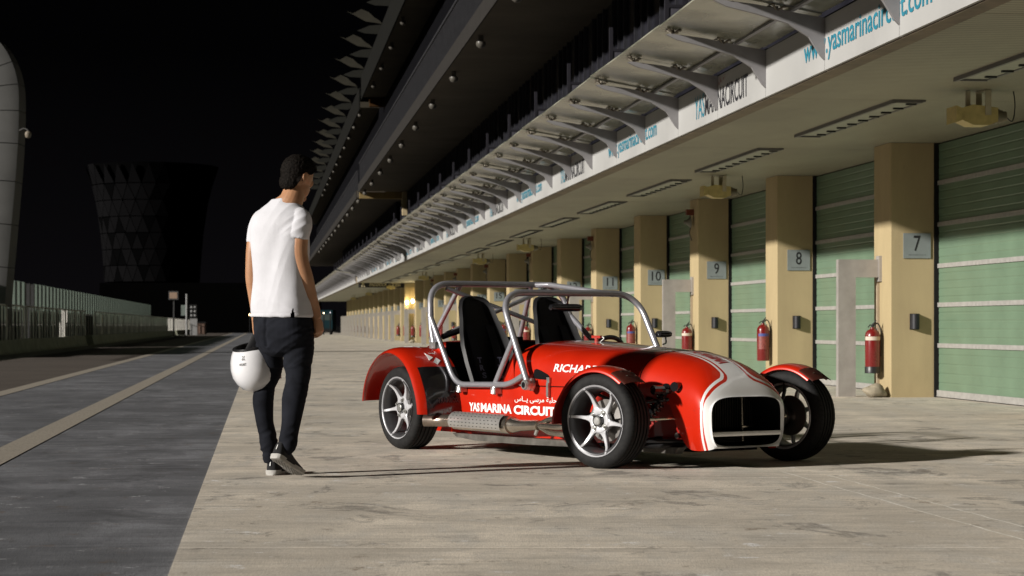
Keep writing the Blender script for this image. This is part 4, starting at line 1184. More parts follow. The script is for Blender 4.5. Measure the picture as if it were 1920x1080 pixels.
# front cycle wings, turned with the wheels
for sg in (-1, 1):
    mb = MB(); ys = [-.108, -.102, -.09, -.055, 0, .055, .09, .102, .108]; rings = []
    fl = MB(); fr_ = []
    def wp(th, y, ins=0.0):
        base = interp(abs(y), [(0, .332), (.055, .328), (.09, .320), (.102, .312), (.108, .300)])
        if th < R(55): base += (R(55) - th) ** 1.5 * .10
        if th > R(150): base += (th - R(150)) * .05
        r_ = base - ins
        return Vector((r_ * math.cos(th), y, r_ * math.sin(th)))
    for i in range(41):
        th = R(49 + 136 * i / 40)
        rings.append([wp(th, y) for y in ys] + [wp(th, y, .007) for y in reversed(ys)])
    mb.loft(rings, True, True)
    wg = mb.build('front_wing', M_red, car, (1.150 if sg < 0 else 1.205, sg * .705, .287), (0, 0, STEER), ang=50)
    for i in range(12):
        th = R(44 + 22 * i / 11); fr_.append([wp(max(th, R(0)), y, -.003) for y in ys[1:-1]] + [wp(th, y, .0) for y in reversed(ys[1:-1])])
    fl.loft(fr_, True, True); fl.build('wing_tip_film', simple('dull_film', (.060, .014, .009), .6, vary=.3, vscale=9, spec=.15), wg, ang=60)
    bt = MB()
    for th in (55, 64):
        for y in (-.03, .05): bt.ellipsoid(tuple(wp(R(th), y, -.004)), (.007, .007, .005), 8, 5)
    bt.build('wing_bolt', M_chrome, wg)
    st = MB()
    for y in (-.09, .09):
        pass
    st.tube([tuple(wp(R(95), .03, .01)), (.02, .10, .16), (.0, .13, .02)], .012, 8); st.tube([tuple(wp(R(140), .03, .01)), (-.06, .12, .12), (.0, .13, .02)], .010, 8)
    if sg > 0: st = MB().tube([tuple(wp(R(95), -.03, .01)), (.02, -.10, .16), (.0, -.13, .02)], .012, 8).tube([tuple(wp(R(140), -.03, .01)), (-.06, -.12, .12), (.0, -.13, .02)], .010, 8)
    st.build('wing_stay', M_carblk, wg)
    # suspension
    s_ = MB(); Y = sg
    s_.tube([(1.16, Y * .27, .17), (1.17, Y * .60, .16)], .013, 8).tube([(1.40, Y * .25, .16), (1.17, Y * .60, .16)], .013, 8)
    s_.tube([(1.10, Y * .29, .42), (1.17, Y * .58, .38)], .011, 8).tube([(1.33, Y * .27, .42), (1.17, Y * .58, .38)], .011, 8)
    s_.box(1.14, 1.205, Y * .56 if Y > 0 else -.60, Y * .60 if Y > 0 else -.56, .14, .42)
    s_.build('wishbones', M_carblk, car, smooth=True)
    d_ = MB().tube([(1.22, Y * .56, .17), (1.27, Y * .32, .47)], .020, 10)
    for i in range(7):
        t = .3 + i * .085; c = Vector((1.22, Y * .56, .17)).lerp(Vector((1.27, Y * .32, .47)), t)
        dr = (Vector((1.27, Y * .32, .47)) - Vector((1.22, Y * .56, .17))).normalized()
        a_ = dr.orthogonal().normalized(); b2 = dr.cross(a_)
        d_.tube([c + (a_ * math.cos(q) + b2 * math.sin(q)) * .036 for q in [2 * math.pi * k / 14 for k in range(15)]], .006, 5)
    d_.build('coil_damper', M_gblk, car)
    MB().ellipsoid((1.30, Y * .36, .475), (.04, .035, .035), 12, 8).tube([(1.30, Y * .28, .47), (1.30, Y * .46, .47)], .028, 10).tube([(1.36, Y * .29, .49), (1.38, Y * .36, .49)], .03, 10).build('rocker_arm', M_gblk, car)
    MB().tube([(1.36, Y * .27, .30), (1.30, Y * .58, .29)], .008, 8).ellipsoid((1.30, Y * .57, .29), (.018, .018, .018), 8, 6).build('steering_rod', M_chrome, car)
    MB().lathe([(0, -.05), (.10, -.045), (.11, .0), (.08, .04), (0, .05)], 20, 'y', (1.175, Y * .61, .287)).build('front_hub', M_carblk, car)
    MB().tube([(1.42, Y * .23, .135), (1.10, Y * .62, .13)], .016, 8).build('anti_roll_bar', M_carblk, car)
    # rear stub
    MB().tube([(-1.213, Y * .3, .29), (-1.213, Y * .66, .29)], .035, 10).tube([(-.95, Y * .45, .2), (-1.2, Y * .6, .2)], .015, 8).build('rear_axle', M_carblk, car)
MB().prism([(1.02, .085), (1.38, .085), (1.42, .125), (1.0, .125)], lambda a, b, d: Vector((a, d, b)), -.36, -.30).build('side_skid', simple('scuffed_alloy', (.20, .19, .17), .4, .7), car, smooth=False)

# roll cage
cg = MB()
HR = .0215
def hoop(P, r): return bend(P, r, 8)
MBt = MB().tube(hoop([(-1.02, -.61, .70), (-1.09, -.60, .86), (-1.195, -.545, 1.153), (-1.195, .545, 1.153), (-1.09, .60, .86), (-1.02, .61, .70)], [.1, .21, .21, .1]), .022, 14)
MBt.build('rear_hoop', M_alu, car)
fh = hoop([(.04, -.575, .47), (.04, -.575, .56), (-.175, -.545, 1.0), (-.268, -.46, 1.078), (-.268, .46, 1.078), (-.175, .545, 1.0), (.04, .575, .56), (.04, .575, .47)], [.02, .12, .10, .10, .12, .02])
fh = bend([(.11, -.578, .475), (-.262, -.560, 1.078), (-.262, .560, 1.078), (.11, .578, .475)], [.20, .20], 12)
fh = [Vector((p.x, p.y, p.z)) for p in fh]
MB().tube(fh, .022, 14).build('front_hoop', M_alu, car)
MB().tube(bend([(-1.115, -.592, .93), (-.80, -.575, .455), (-.12, -.575, .470), (.05, -.575, .535)], [.12, .1], 8), .0195, 12).build('side_bar', M_alu, car)
MB().tube([(-.075, -.572, .77), (-.30, -.572, .47)], .019, 12).build('side_brace', M_alu, car)
MB().tube(bend([(-1.115, .592, .93), (-.60, .575, .62), (-.16, .575, .60), (.00, .575, .60)], [.12, .1], 8), .0195, 12).build('side_bar', M_alu, car)
MB().tube([(-1.19, .33, 1.150), (-1.10, .40, 1.152), (-.26, .36, 1.072)], .0195, 12).build('roof_bar', M_alu, car)
MB().tube([(-1.18, -.42, 1.12), (-1.05, .50, .80)], .0165, 12).build('hoop_diagonal', M_alu, car)
MB().tube([(-1.18, .42, 1.12), (-1.05, -.50, .80)], .0165, 12).build('hoop_diagonal', M_alu, car)
for y in (-.30, .30):
    MB().tube([(-1.19, y, 1.145), (-1.47, y * 1.25, .74)], .019, 12).build('rear_stay', M_alu, car)
for sg in (-1, 1):
    MB().lathe([(.0, -.03), (.034, -.03), (.036, 0), (.030, .02), (0, .02)], 18, 'y', (.11, sg * .575, .475)).build('hoop_foot', M_zinc, car)
    MB().box(-1.06, -.98, sg * .60 - .03, sg * .60 + .03, .70, .745).build('hoop_foot', M_zinc, car)
cl_ = MB().box(-.03, .03, -.02, .03, -.045, -.005).tube([(0, -.015, -.05), (0, .0, .0)], .018, 8).mesh('cage_clamp', M_zinc, smooth=False)
for x in (-.74, -.30): link_mesh('cage_clamp', cl_, None, car, (x, -.570, .452))
MB().prism([(-.10, 0), (.045, -.035), (.07, 0), (.05, .05), (0, .02)], lambda a, b, d: Vector((.075 + a, d, .47 + b)), -.565, -.545).build('foot_plate', M_zinc, car, smooth=False)
MB().tube([(.11, -.615, .475), (.11, -.54, .475)], .030, 16).build('foot_boss', M_zinc, car)
MB().lathe([(0, -.618), (.019, -.618), (.021, -.612)], 14, 'y', (.11, 0, .475)).build('foot_cap', M_gblk, car)

# seats
def seat(xo, yo):
    mb = MB(); rings = []
    prof = [(.30, .18, .13, .0), (.45, .195, .13, -.05), (.60, .205, .11, -.10), (.72, .205, .095, -.14), (.80, .185, .08, -.17), (.90, .155, .075, -.215), (.98, .138, .07, -.25), (1.03, .112, .06, -.268), (1.052, .080, .05, -.275), (1.062, .035, .035, -.278)]
    prof = [(a, b_ * .94, c, d) for a, b_, c, d in prof]
    for z, hw, bol, dx in prof:
        out = []
        for i in range(13):
            t = -1 + 2 * i / 12; fwd = bol * abs(t) ** 3
            out.append(Vector((dx + fwd, t * hw, z)))
        for i in range(12, -1, -1):
            t = -1 + 2 * i / 12; fwd = (bol + .0) * abs(t) ** 3
            out.append(Vector((dx + fwd - .028, t * (hw + .014), z + .004)))
        rings.append(out)
    mb.loft(rings, True, True)
    o = mb.build('seat', simple('seat_shell_black', (.010, .010, .011), .42, vary=.2, spec=.18), car, (xo, yo, 0), ang=50)
    cu = MB(); cu.loft([[Vector((x0, y_ * .16, z)) for y_, z in ((-1, .27), (-1, .31), (1, .31), (1, .27))] for x0 in (-.02, .20, .38)]); cu.build('seat_base', M_int, o)
    pd = MB().loft([[Vector((dx + .02 + (.0), t * hw, z)) for t in (-.6, -.3, 0, .3, .6)] + [Vector((dx + .005, t * hw, z)) for t in (.6, .3, 0, -.3, -.6)] for z, hw, bol, dx in prof[1:8]]); pd.build('seat_pad', simple('seat_fabric', (.012, .012, .013), .9), o)
    for y_ in (-.085, .085):
        mb = MB(); pts = [(-.20, y_, .86), (-.13, y_, .74), (-.07, y_, .62), (-.02, y_ * .8, .50), (.06, y_ * .5, .38)]
        rg = [[Vector((x + .028, y - .033, z)), Vector((x + .034, y - .033, z)), Vector((x + .034, y + .033, z)), Vector((x + .028, y + .033, z))] for x, y, z in spline(pts, 4)]
        mb.loft(rg); h_ = mb.build('harness_strap', simple('harness_webbing', (.010, .010, .016), .8), o)
        for j, ch in enumerate('TRS'):
            zz = .60 - j * .052; xx = -.065 + j * .020
            text_fit(ch, .036, .040, lambda a, b, xx=xx, zz=zz, y_=y_, j=j: Vector((xx + .048 - b * .35, y_ * (.96 - j * .08) - .018 + a, zz + b)), 'strap_lettering', simple('strap_print', (.20, .20, .32), .6), h_, bold=.04)
    return o
seat(-.79, -.29); seat(-.70, .27)
MB().box(-1.06, -.99, -.08, .10, .70, .78).build('extinguisher_box', M_gblk, car, smooth=False)
MB().tube([(-1.02, -.55, .78), (-1.0, -.30, .86)], .02, 8).build('harness_pad', M_int, car)
# steering wheel, mirrors, kill switch
sw = MB(); c0 = Vector((-.22, .27, .64)); ax = Vector((-.93, 0, .37)).normalized(); u_ = Vector((0, 1, 0)); v_2 = ax.cross(u_)
sw.tube([c0 + (u_ * math.cos(q) + v_2 * math.sin(q)) * .150 for q in [2 * math.pi * k / 40 for k in range(41)]], .016, 10)
for q in (0, 2.1, 4.2): sw.tube([c0, c0 + (u_ * math.cos(q) + v_2 * math.sin(q)) * .145], .012, 6)
sw.tube([c0, c0 - ax * .2], .015, 8); sw.build('steering_wheel', M_carblk, car)
mi = MB(); mi.loft([[Vector((-.30 + .028 * math.cos(q) * k, y, .980 + .026 * math.sin(q) * k)) for q in [2 * math.pi * j / 16 for j in range(16)]] for y, k in ((-.135, .3), (-.13, .75), (-.115, .97), (-.09, 1), (.08, 1), (.105, .97), (.12, .75), (.125, .3))])
mi.tube([(-.27, .0, 1.06), (-.295, .0, 1.0)], .008, 6); mi.build('centre_mirror', M_gblk, car)
ms = MB(); ms.loft([[Vector((-.05 + .034 * math.cos(q) * k, y, .800 + .024 * math.sin(q) * k)) for q in [2 * math.pi * j / 16 for j in range(16)]] for y, k in ((.585, .55), (.59, .95), (.61, 1), (.66, .97), (.69, .8), (.70, .4))])
ms.tube(spline([(0.02, .58, .73), (0.0, .62, .74), (-.03, .64, .775)], 4), .006, 6); ms.build('side_mirror', M_gblk, car)
ks = MB().tube([(.03, .02, .745), (.03, .02, .785)], .014, 10).box(-.02, .08, .012, .03, .775, .792); ks.build('kill_switch', simple('red_key', (.35, .03, .02), .35, vary=.1), car)
MB().tube(spline([(.07, .03, .785), (.10, .03, .775), (.08, .02, .755), (.10, .0, .75)], 4), .003, 5).build('key_cord', M_white, car)
MB().tube([(-.18, -.50, .9), (-.32, -.35, .90)], .0, 3) if False else None
# exhaust
M_exh = simple('exhaust_steel', (.50, .45, .38), .22, .95, vary=.3, vscale=9)
M_shield = simple('heat_shield_alloy', (.46, .45, .43), .35, .7, vary=.08)
MB().tube([(-.66, -.655, .215), (.02, -.645, .212)], .058, 24).build('silencer', M_exh, car)
tp = MB().tube(spline([(-.64, -.655, .215), (-.74, -.67, .213), (-.82, -.70, .211), (-.90, -.765, .210)], 5), .042, 18, cap=False)
tp.tube(spline([(-.64, -.655, .215), (-.74, -.67, .213), (-.82, -.70, .211), (-.90, -.765, .210)], 5), .038, 18, cap=False)
tp.build('tailpipe', simple('heat_tinted_steel', (.36, .30, .25), .28, .9, vary=.35, vscale=12), car)
sh = []
for x in (-.665, -.02): sh.append([Vector((x, -.655 - .066 * math.cos(q), .213 + .066 * math.sin(q))) for q in [R(-35 + 150 * k / 16) for k in range(17)]])
shd = MB().loft(sh + [], False); hs = shd.build('heat_shield', M_shield, car)
pf_ = MB()
for row in range(6):
    q = R(-20 + 20 * row)
    for i in range(13):
        x = -.63 + i * .047 + (.012 if row % 2 else 0)
        c = Vector((x, -.655 - .0668 * math.cos(q), .213 + .0668 * math.sin(q))); t_ = Vector((0, math.sin(q), math.cos(q)))
        a_ = Vector((1, 0, 0))
        pf_.add([c - a_ * .008 - t_ * .0022, c + a_ * .008 - t_ * .0022, c + a_ * .008 + t_ * .0022, c - a_ * .008 + t_ * .0022], [(0, 1, 2, 3)])
pf_.build('shield_slot', M_int, hs, smooth=False)['kind'] = 'stuff'
MB().tube([(-.02, -.645, .212), (.05, -.64, .21), (.12, -.63, .212), (.30, -.62, .222)], [.055, .045, .034, .033], 18).build('exhaust_pipe', M_exh, car)
col = MB()
for dz, dy in ((.035, 0), (-.035, 0), (0, -.035), (0, .035)):
    col.tube(spline([(.28, -.62, .222), (.36, -.62 + dy * .6, .222 + dz * .6), (.44, -.615 + dy, .222 + dz * 1.2), (.62, -.60 + dy, .225 + dz * 1.3), (.80, -.50 + dy, .27 + dz * 1.3)], 5), .019, 10)
col.build('exhaust_header', M_exh, car)
MB().tube([(.26, -.62, .16), (.30, -.62, .225)], .012, 8).build('exhaust_clip', M_zinc, car)
# ------------------------------------------------------------ the man, seen from behind
MY = 11.8
def W(x, y, dz=0.0):
    d = MY + dz
    return Vector(((x - 960) * d / FPX, d, CAM_H + (610 - y) * d / FPX))
PHI = R(27)
FV = Vector((math.sin(PHI), math.cos(PHI), 0)); RV = Vector((math.cos(PHI), -math.sin(PHI), 0)); ZV = Vector((0, 0, 1))
man = empty('person', tuple(W(525, 893)), 0, 'man seen from behind in a white T-shirt and tight black jeans, holding a white helmet', 'person')
man_loc = man.location.copy()

def ering(c, a, b, rv=RV, fv=FV, n=28, e=2.4, zf=None):
    out = []
    for i in range(n):
        cx, sy = supell(2 * math.pi * i / n, e)
        out.append(c + rv * (a * cx) + fv * (b * sy))
    return out
def limb(mb, pts, k=5, n=18, ell=1.0):
    """pts: (x px, y px, depth, radius m)"""
    P = spline([W(p[0], p[1], p[2]) for p in pts], k)
    rr = [sinterp(i / k, [(j, p[3]) for j, p in enumerate(pts)]) for i in range(len(P))]
    mb.tube(P, rr, n, True, sq=ell)
def remesh(mb, name, mat, parent, voxel, smooth=4, disp=None):
    me = bpy.data.meshes.new(name); me.from_pydata(mb.v, [], mb.f)
    import bmesh
    b = bmesh.new(); b.from_mesh(me); bmesh.ops.recalc_face_normals(b, faces=b.faces); b.to_mesh(me); b.free()
    o = bpy.data.objects.new(name, me); COL.objects.link(o)
    md = o.modifiers.new('r', 'REMESH'); md.mode = 'VOXEL'; md.voxel_size = voxel; md.use_smooth_shade = True
    ms_ = o.modifiers.new('s', 'SMOOTH'); ms_.factor = .5; ms_.iterations = smooth
    dg = bpy.context.evaluated_depsgraph_get(); dg.update()
    m2 = bpy.data.meshes.new_from_object(o.evaluated_get(dg)); bpy.data.objects.remove(o); bpy.data.meshes.remove(me)
    if disp:
        from mathutils import noise as mn
        nr = [v_.normal.copy() for v_ in m2.vertices]
        for v_, n_ in zip(m2.vertices, nr): v_.co += n_ * disp(v_.co, n_)
    m2.name = name; m2.materials.clear(); m2.materials.append(mat); m2.shade_smooth()
    for v_ in m2.vertices: v_.co -= man_loc if parent is man else Vector((0, 0, 0))
    return link_mesh(name, m2, None, parent)
from mathutils import noise as mn

def m_skin():
    m, nt, b = newmat('skin'); setp(b, (.36, .185, .095), .48, spec=.4); b.inputs['Subsurface Weight'].default_value = .08
    b.inputs['Subsurface Radius'].default_value = (.02, .008, .004)
    f = noise(nt, coords(nt), 14, 5, .6); nt.links.new(mixc(nt, ramp(nt, f, .3, .7), (.33, .165, .085), (.42, .22, .12)), b.inputs['Base Color'])
    bump(nt, b, noise(nt, coords(nt), 220, 3), .12, .001); return m
M_skin = m_skin()
def m_cloth(name, base, sc, b1=.3, rough=.9, vary=.15):
    m, nt, b = newmat(name); setp(b, base, rough, spec=.2); b.inputs['Sheen Weight'].default_value = .15
    f = noise(nt, coords(nt), 9, 5, .65); nt.links.new(mixc(nt, ramp(nt, f, .3, .7), tuple(x * (1 - vary) for x in base), tuple(x * (1 + vary) for x in base)), b.inputs['Base Color'])
    bump(nt, b, noise(nt, coords(nt, (1, 1, .4)), sc, 3), b1, .0015); return m
M_shirt = m_cloth('white_cotton', (.53, .53, .56), 420, .3, vary=.05)
M_jean = m_cloth('black_denim', (.0095, .0105, .0145), 500, .5, vary=.4); M_jean.node_tree.nodes['Principled BSDF'].inputs['Sheen Weight'].default_value = 0; M_jean.node_tree.nodes['Principled BSDF'].inputs['Specular IOR Level'].default_value = .12

# body: head, neck, torso core, arms and hands in one surface
bm_ = MB()
HC = W(558, 331, .02)
HPHI = R(42); hf = Vector((math.sin(HPHI), math.cos(HPHI), -.42)).normalized(); hr = Vector((math.cos(HPHI), -math.sin(HPHI), 0)); hu = hr.cross(hf)
hu = hu if hu.z > 0 else -hu
HM = Matrix((hr, hf, hu)).transposed()
bm_.ellipsoid(HC + hu * .012, (.074, .094, .098), 24, 16, HM)
bm_.ellipsoid(HC + hf * .030 - hu * .055, (.058, .072, .070), 20, 12, HM)      # jaw
bm_.ellipsoid(HC + hf * .080 - hu * .100, (.026, .024, .020), 12, 8, HM)       # chin
bm_.ellipsoid(HC + hf * .088 - hu * .005, (.045, .016, .03), 12, 8, HM)        # brow
bm_.loft([[HC + hr * a + hf * b + hu * c for a, b, c in r_] for r_ in (
    [(-.012, .085, .005), (.012, .085, .005), (0, .098, .005)], [(-.016, .085, -.035), (.016, .085, -.035), (0, .120, -.035)], [(-.012, .085, -.048), (.012, .085, -.048), (0, .105, -.05)])])  # nose
for q in (-.062, -.074): bm_.ellipsoid(HC + hf * .092 + hu * q, (.024, .010, .006), 12, 6, HM)           # lips
for sg in (-1, 1):                                                             # ears
    bm_.ellipsoid(HC + hr * sg * .077 - hf * .004 - hu * .018, (.010, .020, .033), 12, 8, HM)
    bm_.ellipsoid(HC + hr * sg * .083 - hf * .012 - hu * .012, (.006, .022, .032), 12, 8, HM)
limb(bm_, [(556, 346, .022, .060), (551, 362, .01, .064), (545, 378, -.01, .070), (533, 394, 0, .088)], 5, 20)
bm_.loft([ering(W(x, y), a, b) for x, y, a, b in ((531, 388, .06, .05), (528, 400, .13, .07), (524, 430, .150, .092), (525, 480, .142, .092), (526, 530, .135, .09), (528, 590, .14, .10))])
# left arm (hangs, holds helmet strap)
limb(bm_, [(489, 408, .07, .050), (480, 440, .07, .046), (475, 466, .06, .041), (472, 498, .06, .036), (473, 525, .07, .038), (476, 556, .08, .032), (479, 588, .09, .0258), (480, 600, .095, .026)], 5, 18)
# right arm (swings forward)
limb(bm_, [(567, 408, -.08, .052), (562, 440, -.09, .052), (560, 470, -.09, .051), (564, 495, -.08, .049), (571, 520, -.06, .049), (580, 550, -.03, .041), (590, 578, .0, .0300), (594, 596, .01, .028)], 5, 18)
def hand(mb, wrist, d, nrm, side, S=1.0, curl=(.5, .55, .6, .65), thumb=.4):
    """d: wrist to knuckles, nrm: back of the hand, side: towards the thumb"""
    d = d.normalized(); side = (side - d * side.dot(d)).normalized(); nrm = d.cross(side) * (1 if d.cross(side).dot(nrm) > 0 else -1)
    rg = []
    for t, w_, h_ in ((0, .026, .020), (.02, .030, .019), (.05, .039, .017), (.078, .041, .0145), (.09, .037, .012)):
        c = wrist + d * t * S; ring = []
        for i in range(14):
            a, b = supell(2 * math.pi * i / 14, 2.6); ring.append(c + side * a * w_ * S + nrm * b * h_ * S)
        rg.append(ring)
    mb.loft(rg)
    for k, (off, L, r) in enumerate(((.030, .070, .0092), (.010, .078, .0095), (-.010, .072, .0090), (-.029, .056, .0080))):
        c = wrist + d * (.080 - .004 * abs(k - 1)) * S + side * off * S; P = [c - d * .02 * S, c]; dirv = d.copy(); ang = 0
        for j, f_ in enumerate((.42, .32, .26)):
            ang += curl[k] * (1.0, 1.25, .9)[j]
            dirv = d * math.cos(ang) - nrm * math.sin(ang); P.append(P[-1] + dirv * L * f_ * S)
        Q = spline(P, 3); mb.tube(Q, [r * S * (1.12 - .38 * i / (len(Q) - 1)) for i in range(len(Q))], 10)
        mb.ellipsoid(P[-1], (r * .76 * S,) * 3, 8, 6)
    tb = wrist + d * .022 * S + side * .022 * S
    P = [tb - side * .01 * S, tb + side * .016 * S + d * .018 * S - nrm * .006, tb + side * (.030) * S + d * .045 * S - nrm * (.012 + .02 * thumb), tb + side * .026 * S + d * .072 * S - nrm * (.018 + .045 * thumb)]
    Q = spline(P, 3); mb.tube(Q, [.0135 * S * (1.1 - .35 * i / (len(Q) - 1)) for i in range(len(Q))], 10); mb.ellipsoid(P[-1], (.0095 * S,) * 3, 8, 6)
wr = W(593, 594, .01)
hand(bm_, wr, Vector((.22, .10, -1)), Vector((.80, -.55, .1)), Vector((.45, .80, 0)), 1.0, (.50, .60, .68, .75), .3)
wl = W(479, 599, .095)
hand(bm_, wl, Vector((.10, .05, -1)), Vector((-.75, -.6, 0)), Vector((-.5, .8, 0)), .98, (1.15, 1.2, 1.2, 1.2), .9)
body_o = remesh(bm_, 'body', M_skin, man, .0042, 3)

# hair
hb = MB()
hb.ellipsoid(HC + hu * .020 - hf * .010, (.084, .103, .103), 30, 20, HM)
hb.ellipsoid(HC + hu * .055 + hf * .02, (.076, .086, .072), 24, 14, HM)
hb.ellipsoid(HC - hf * .036 - hu * .050, (.068, .060, .060), 24, 14, HM)
hb.ellipsoid(W(549, 342, .010), (.056, .070, .046), 24, 14)
hb.ellipsoid(W(562, 340, -.004), (.046, .070, .044), 24, 14)
HMi = HM.transposed()
def hair_disp(co, n_):
    return .0035 * mn.noise(co * 80) + .0040 * abs(mn.noise(co * 170)) + .001
ho = remesh(hb, 'hair', None or M_int, man, .0045, 2, hair_disp)
def m_hair():
    m, nt, b = newmat('black_hair'); setp(b, (.012, .010, .009), .7, spec=.05)
    f = noise(nt, coords(nt), 130, 4, .7); nt.links.new(mixc(nt, ramp(nt, f, .35, .7), (.002, .0018, .0015), (.015, .012, .010)), b.inputs['Base Color'])
    bump(nt, b, f, .9, .004); return m
ho.data.materials.clear(); ho.data.materials.append(m_hair())
# trim the hair to a hairline: drop everything on the face side and below the ears
import bmesh
b = bmesh.new(); b.from_mesh(ho.data); dele = []
for v_ in b.verts:
    q = HMi @ (v_.co + man_loc - HC)
    face = q.y > .045 + .0 * q.z and q.z < .062
    w_ = v_.co + man_loc; yp = 610 - (w_.z - CAM_H) * FPX / w_.y; xp = 960 + w_.x * FPX / w_.y
    low = yp > 354.5 - max(0, xp - 559) * .95 + 1.5 * math.sin(xp * .9)
    ear = q.y > -.035 and q.z < -.004 + (q.y + .035) * .35
    side_low = False
    if face or low or ear or side_low: dele.append(v_)
bmesh.ops.delete(b, geom=dele, context='VERTS'); b.to_mesh(ho.data); b.free()

# T-shirt
sh_ = MB()
T = [(528, 594, .178, .128, 2.6), (527, 575, .174, .126, 2.6), (526, 550, .167, .121, 2.6), (527, 520, .163, .117, 2.6), (526, 490, .165, .116, 2.6), (525, 460, .170, .116, 2.6), (524, 432, .172, .112, 2.6), (526, 414, .170, .108, 2.5), (527, 405, .164, .100, 2.4), (529, 396, .148, .088, 2.3), (530, 388, .122, .077, 2.2), (531, 380, .088, .066, 2.0), (532, 374, .070, .058, 2.0)]
rg = []
TT = [[(i, t[j]) for i, t in enumerate(T)] for j in range(5)]
for i in range(0, (len(T) - 1) * 4 + 1):
    q = i / 4; rg.append(ering(W(sinterp(q, TT[0]), sinterp(q, TT[1])), sinterp(q, TT[2]), sinterp(q, TT[3]), n=48, e=sinterp(q, TT[4])))
sh_.loft(rg)
limb(sh_, [(505, 402, .05, .040), (492, 409, .065, .052), (484, 424, .07, .053), (480, 441, .07, .051), (478.5, 455, .07, .050)], 6, 28)
limb(sh_, [(553, 402, -.06, .042), (564, 409, -.08, .055), (565, 422, -.09, .059), (561, 436, -.09, .059), (559, 446, -.09, .058)], 6, 28)
SC = W(527, 500)
def ridge(p): return 1 - 2 * abs(mn.noise(p))
def shirt_disp(co, n_):
    x = (co - SC).dot(RV); y_px = 610 - (co.z - CAM_H) * FPX / MY; d = 0.0
    q = Vector((x * 9 + (y_px - 450) * .010, co.y * 4, co.z * 2.2))
    d += .0070 * ridge(q) * max(0, 1 - abs(x - .06) / .15)
    q2 = Vector((x * 16 + (y_px - 430) * .05, 0, co.z * 4))
    d += .0090 * ridge(q2) * max(0, 1 - (co - W(553, 425, -.15)).length / .11)
    d += .006 * mn.noise(Vector((co.x * 5, co.y * 5, co.z * 3)))
    if y_px > 540: d += .0045 * ridge(Vector((x * 7, 3, co.z * 12 + x * 5))) * min(1, (y_px - 540) / 30)
    if 586.2 < y_px < 588.2: d -= .0015
    return d
shirt = remesh(sh_, 'tshirt', M_shirt, man, .0052, 3, shirt_disp)
# slit at the right hem
b = bmesh.new(); b.from_mesh(shirt.data); dl = []
for f in b.faces:
    c = f.calc_center_median() + man_loc; ypx = 610 - (c.z - CAM_H) * FPX / MY; a = (c - W(528, 590)).dot(RV); bb = (c - W(528, 590)).dot(FV)
    ang_ = math.atan2(bb, a)
    if ypx > 577 and a > 0 and abs(ang_ + .62) < .006 + (ypx - 577) * .0042: dl.append(f)
bmesh.ops.delete(b, geom=dl, context='FACES'); b.to_mesh(shirt.data); b.free()
sl_ = MB().tube(spline([W(552, 389, -.10), W(563, 396, -.145), W(567, 414, -.165), W(567, 430, -.165), W(566, 443, -.158)], 5), .0, 3) if False else None

# jeans
jb = MB()
jb.loft([ering(W(x, y, d_), a, b_, n=32, e=2.4) for x, y, d_, a, b_ in ((529, 578, 0, .150, .105), (529, 592, 0, .168, .118), (531, 612, 0, .170, .130), (533, 632, 0, .168, .134), (533, 648, 0, .150, .122), (532, 660, 0, .11, .10), (530, 668, 0, .05, .06))])
limb(jb, [(509, 622, .05, .086), (507, 650, .06, .079), (507, 680, .08, .071), (504, 700, .10, .066), (497, 722, .11, .058), (493.5, 747, .12, .060), (494, 765, .13, .058), (497, 795, .14, .049), (503, 821, .15, .047), (504, 835, .15, .049), (506, 847, .155, .041), (506, 858, .155, .037), (506, 868, .155, .033)], 6, 26)
limb(jb, [(558, 622, -.03, .090), (560, 650, -.03, .085), (558, 680, -.04, .078), (559, 698, -.05, .070), (556.5, 722, -.06, .065), (550.5, 753, -.08, .066), (546, 790, -.11, .0545), (542.5, 813, -.13, .051), (540, 828, -.14, .052), (538, 838, -.145, .047), (536, 845, -.145, .040), (535, 850, -.14, .030)], 6, 26)
KN = [(W(500, 708, .1), 1.0), (W(557, 712, -.05), 1.0)]
AN = [(W(505, 838, .15), 1.0), (W(543, 832, -.25), 1.0)]
def jean_disp(co, n_):
    d = .0018 * mn.noise(co * 14)
    for c, s in KN:
        q = (co - c).length; k = max(0, 1 - q / .19)
        d += .0065 * k * ridge(Vector((co.x * 7, co.y * 5, co.z * 34 + co.x * 9)))
    for c, s in AN:
        q = (co - c).length; k = max(0, 1 - q / .16)
        d += .0105 * k * ridge(Vector((co.x * 9, co.y * 9, co.z * 27 - co.x * 12)))
    y_px = 610 - (co.z - CAM_H) * FPX / MY
    if 596 < y_px < 690:
        x = (co - W(518, 625)).dot(RV)
        d += .0045 * ridge(Vector((co.x * 5, co.y * 4, co.z * 22 - abs(x) * 16)))
        d -= .010 * math.exp(-(x / .012) ** 2) * (1 if y_px < 650 else 0)        # centre seam between the seat halves
    return d
jeans = remesh(jb, 'jeans', M_jean, man, .0052, 3, jean_disp)
# back pocket and belt seam
def line(pts, r, name, mat):
    return MB().tube([p - man_loc for p in pts], r, 5).build(name, mat, man)

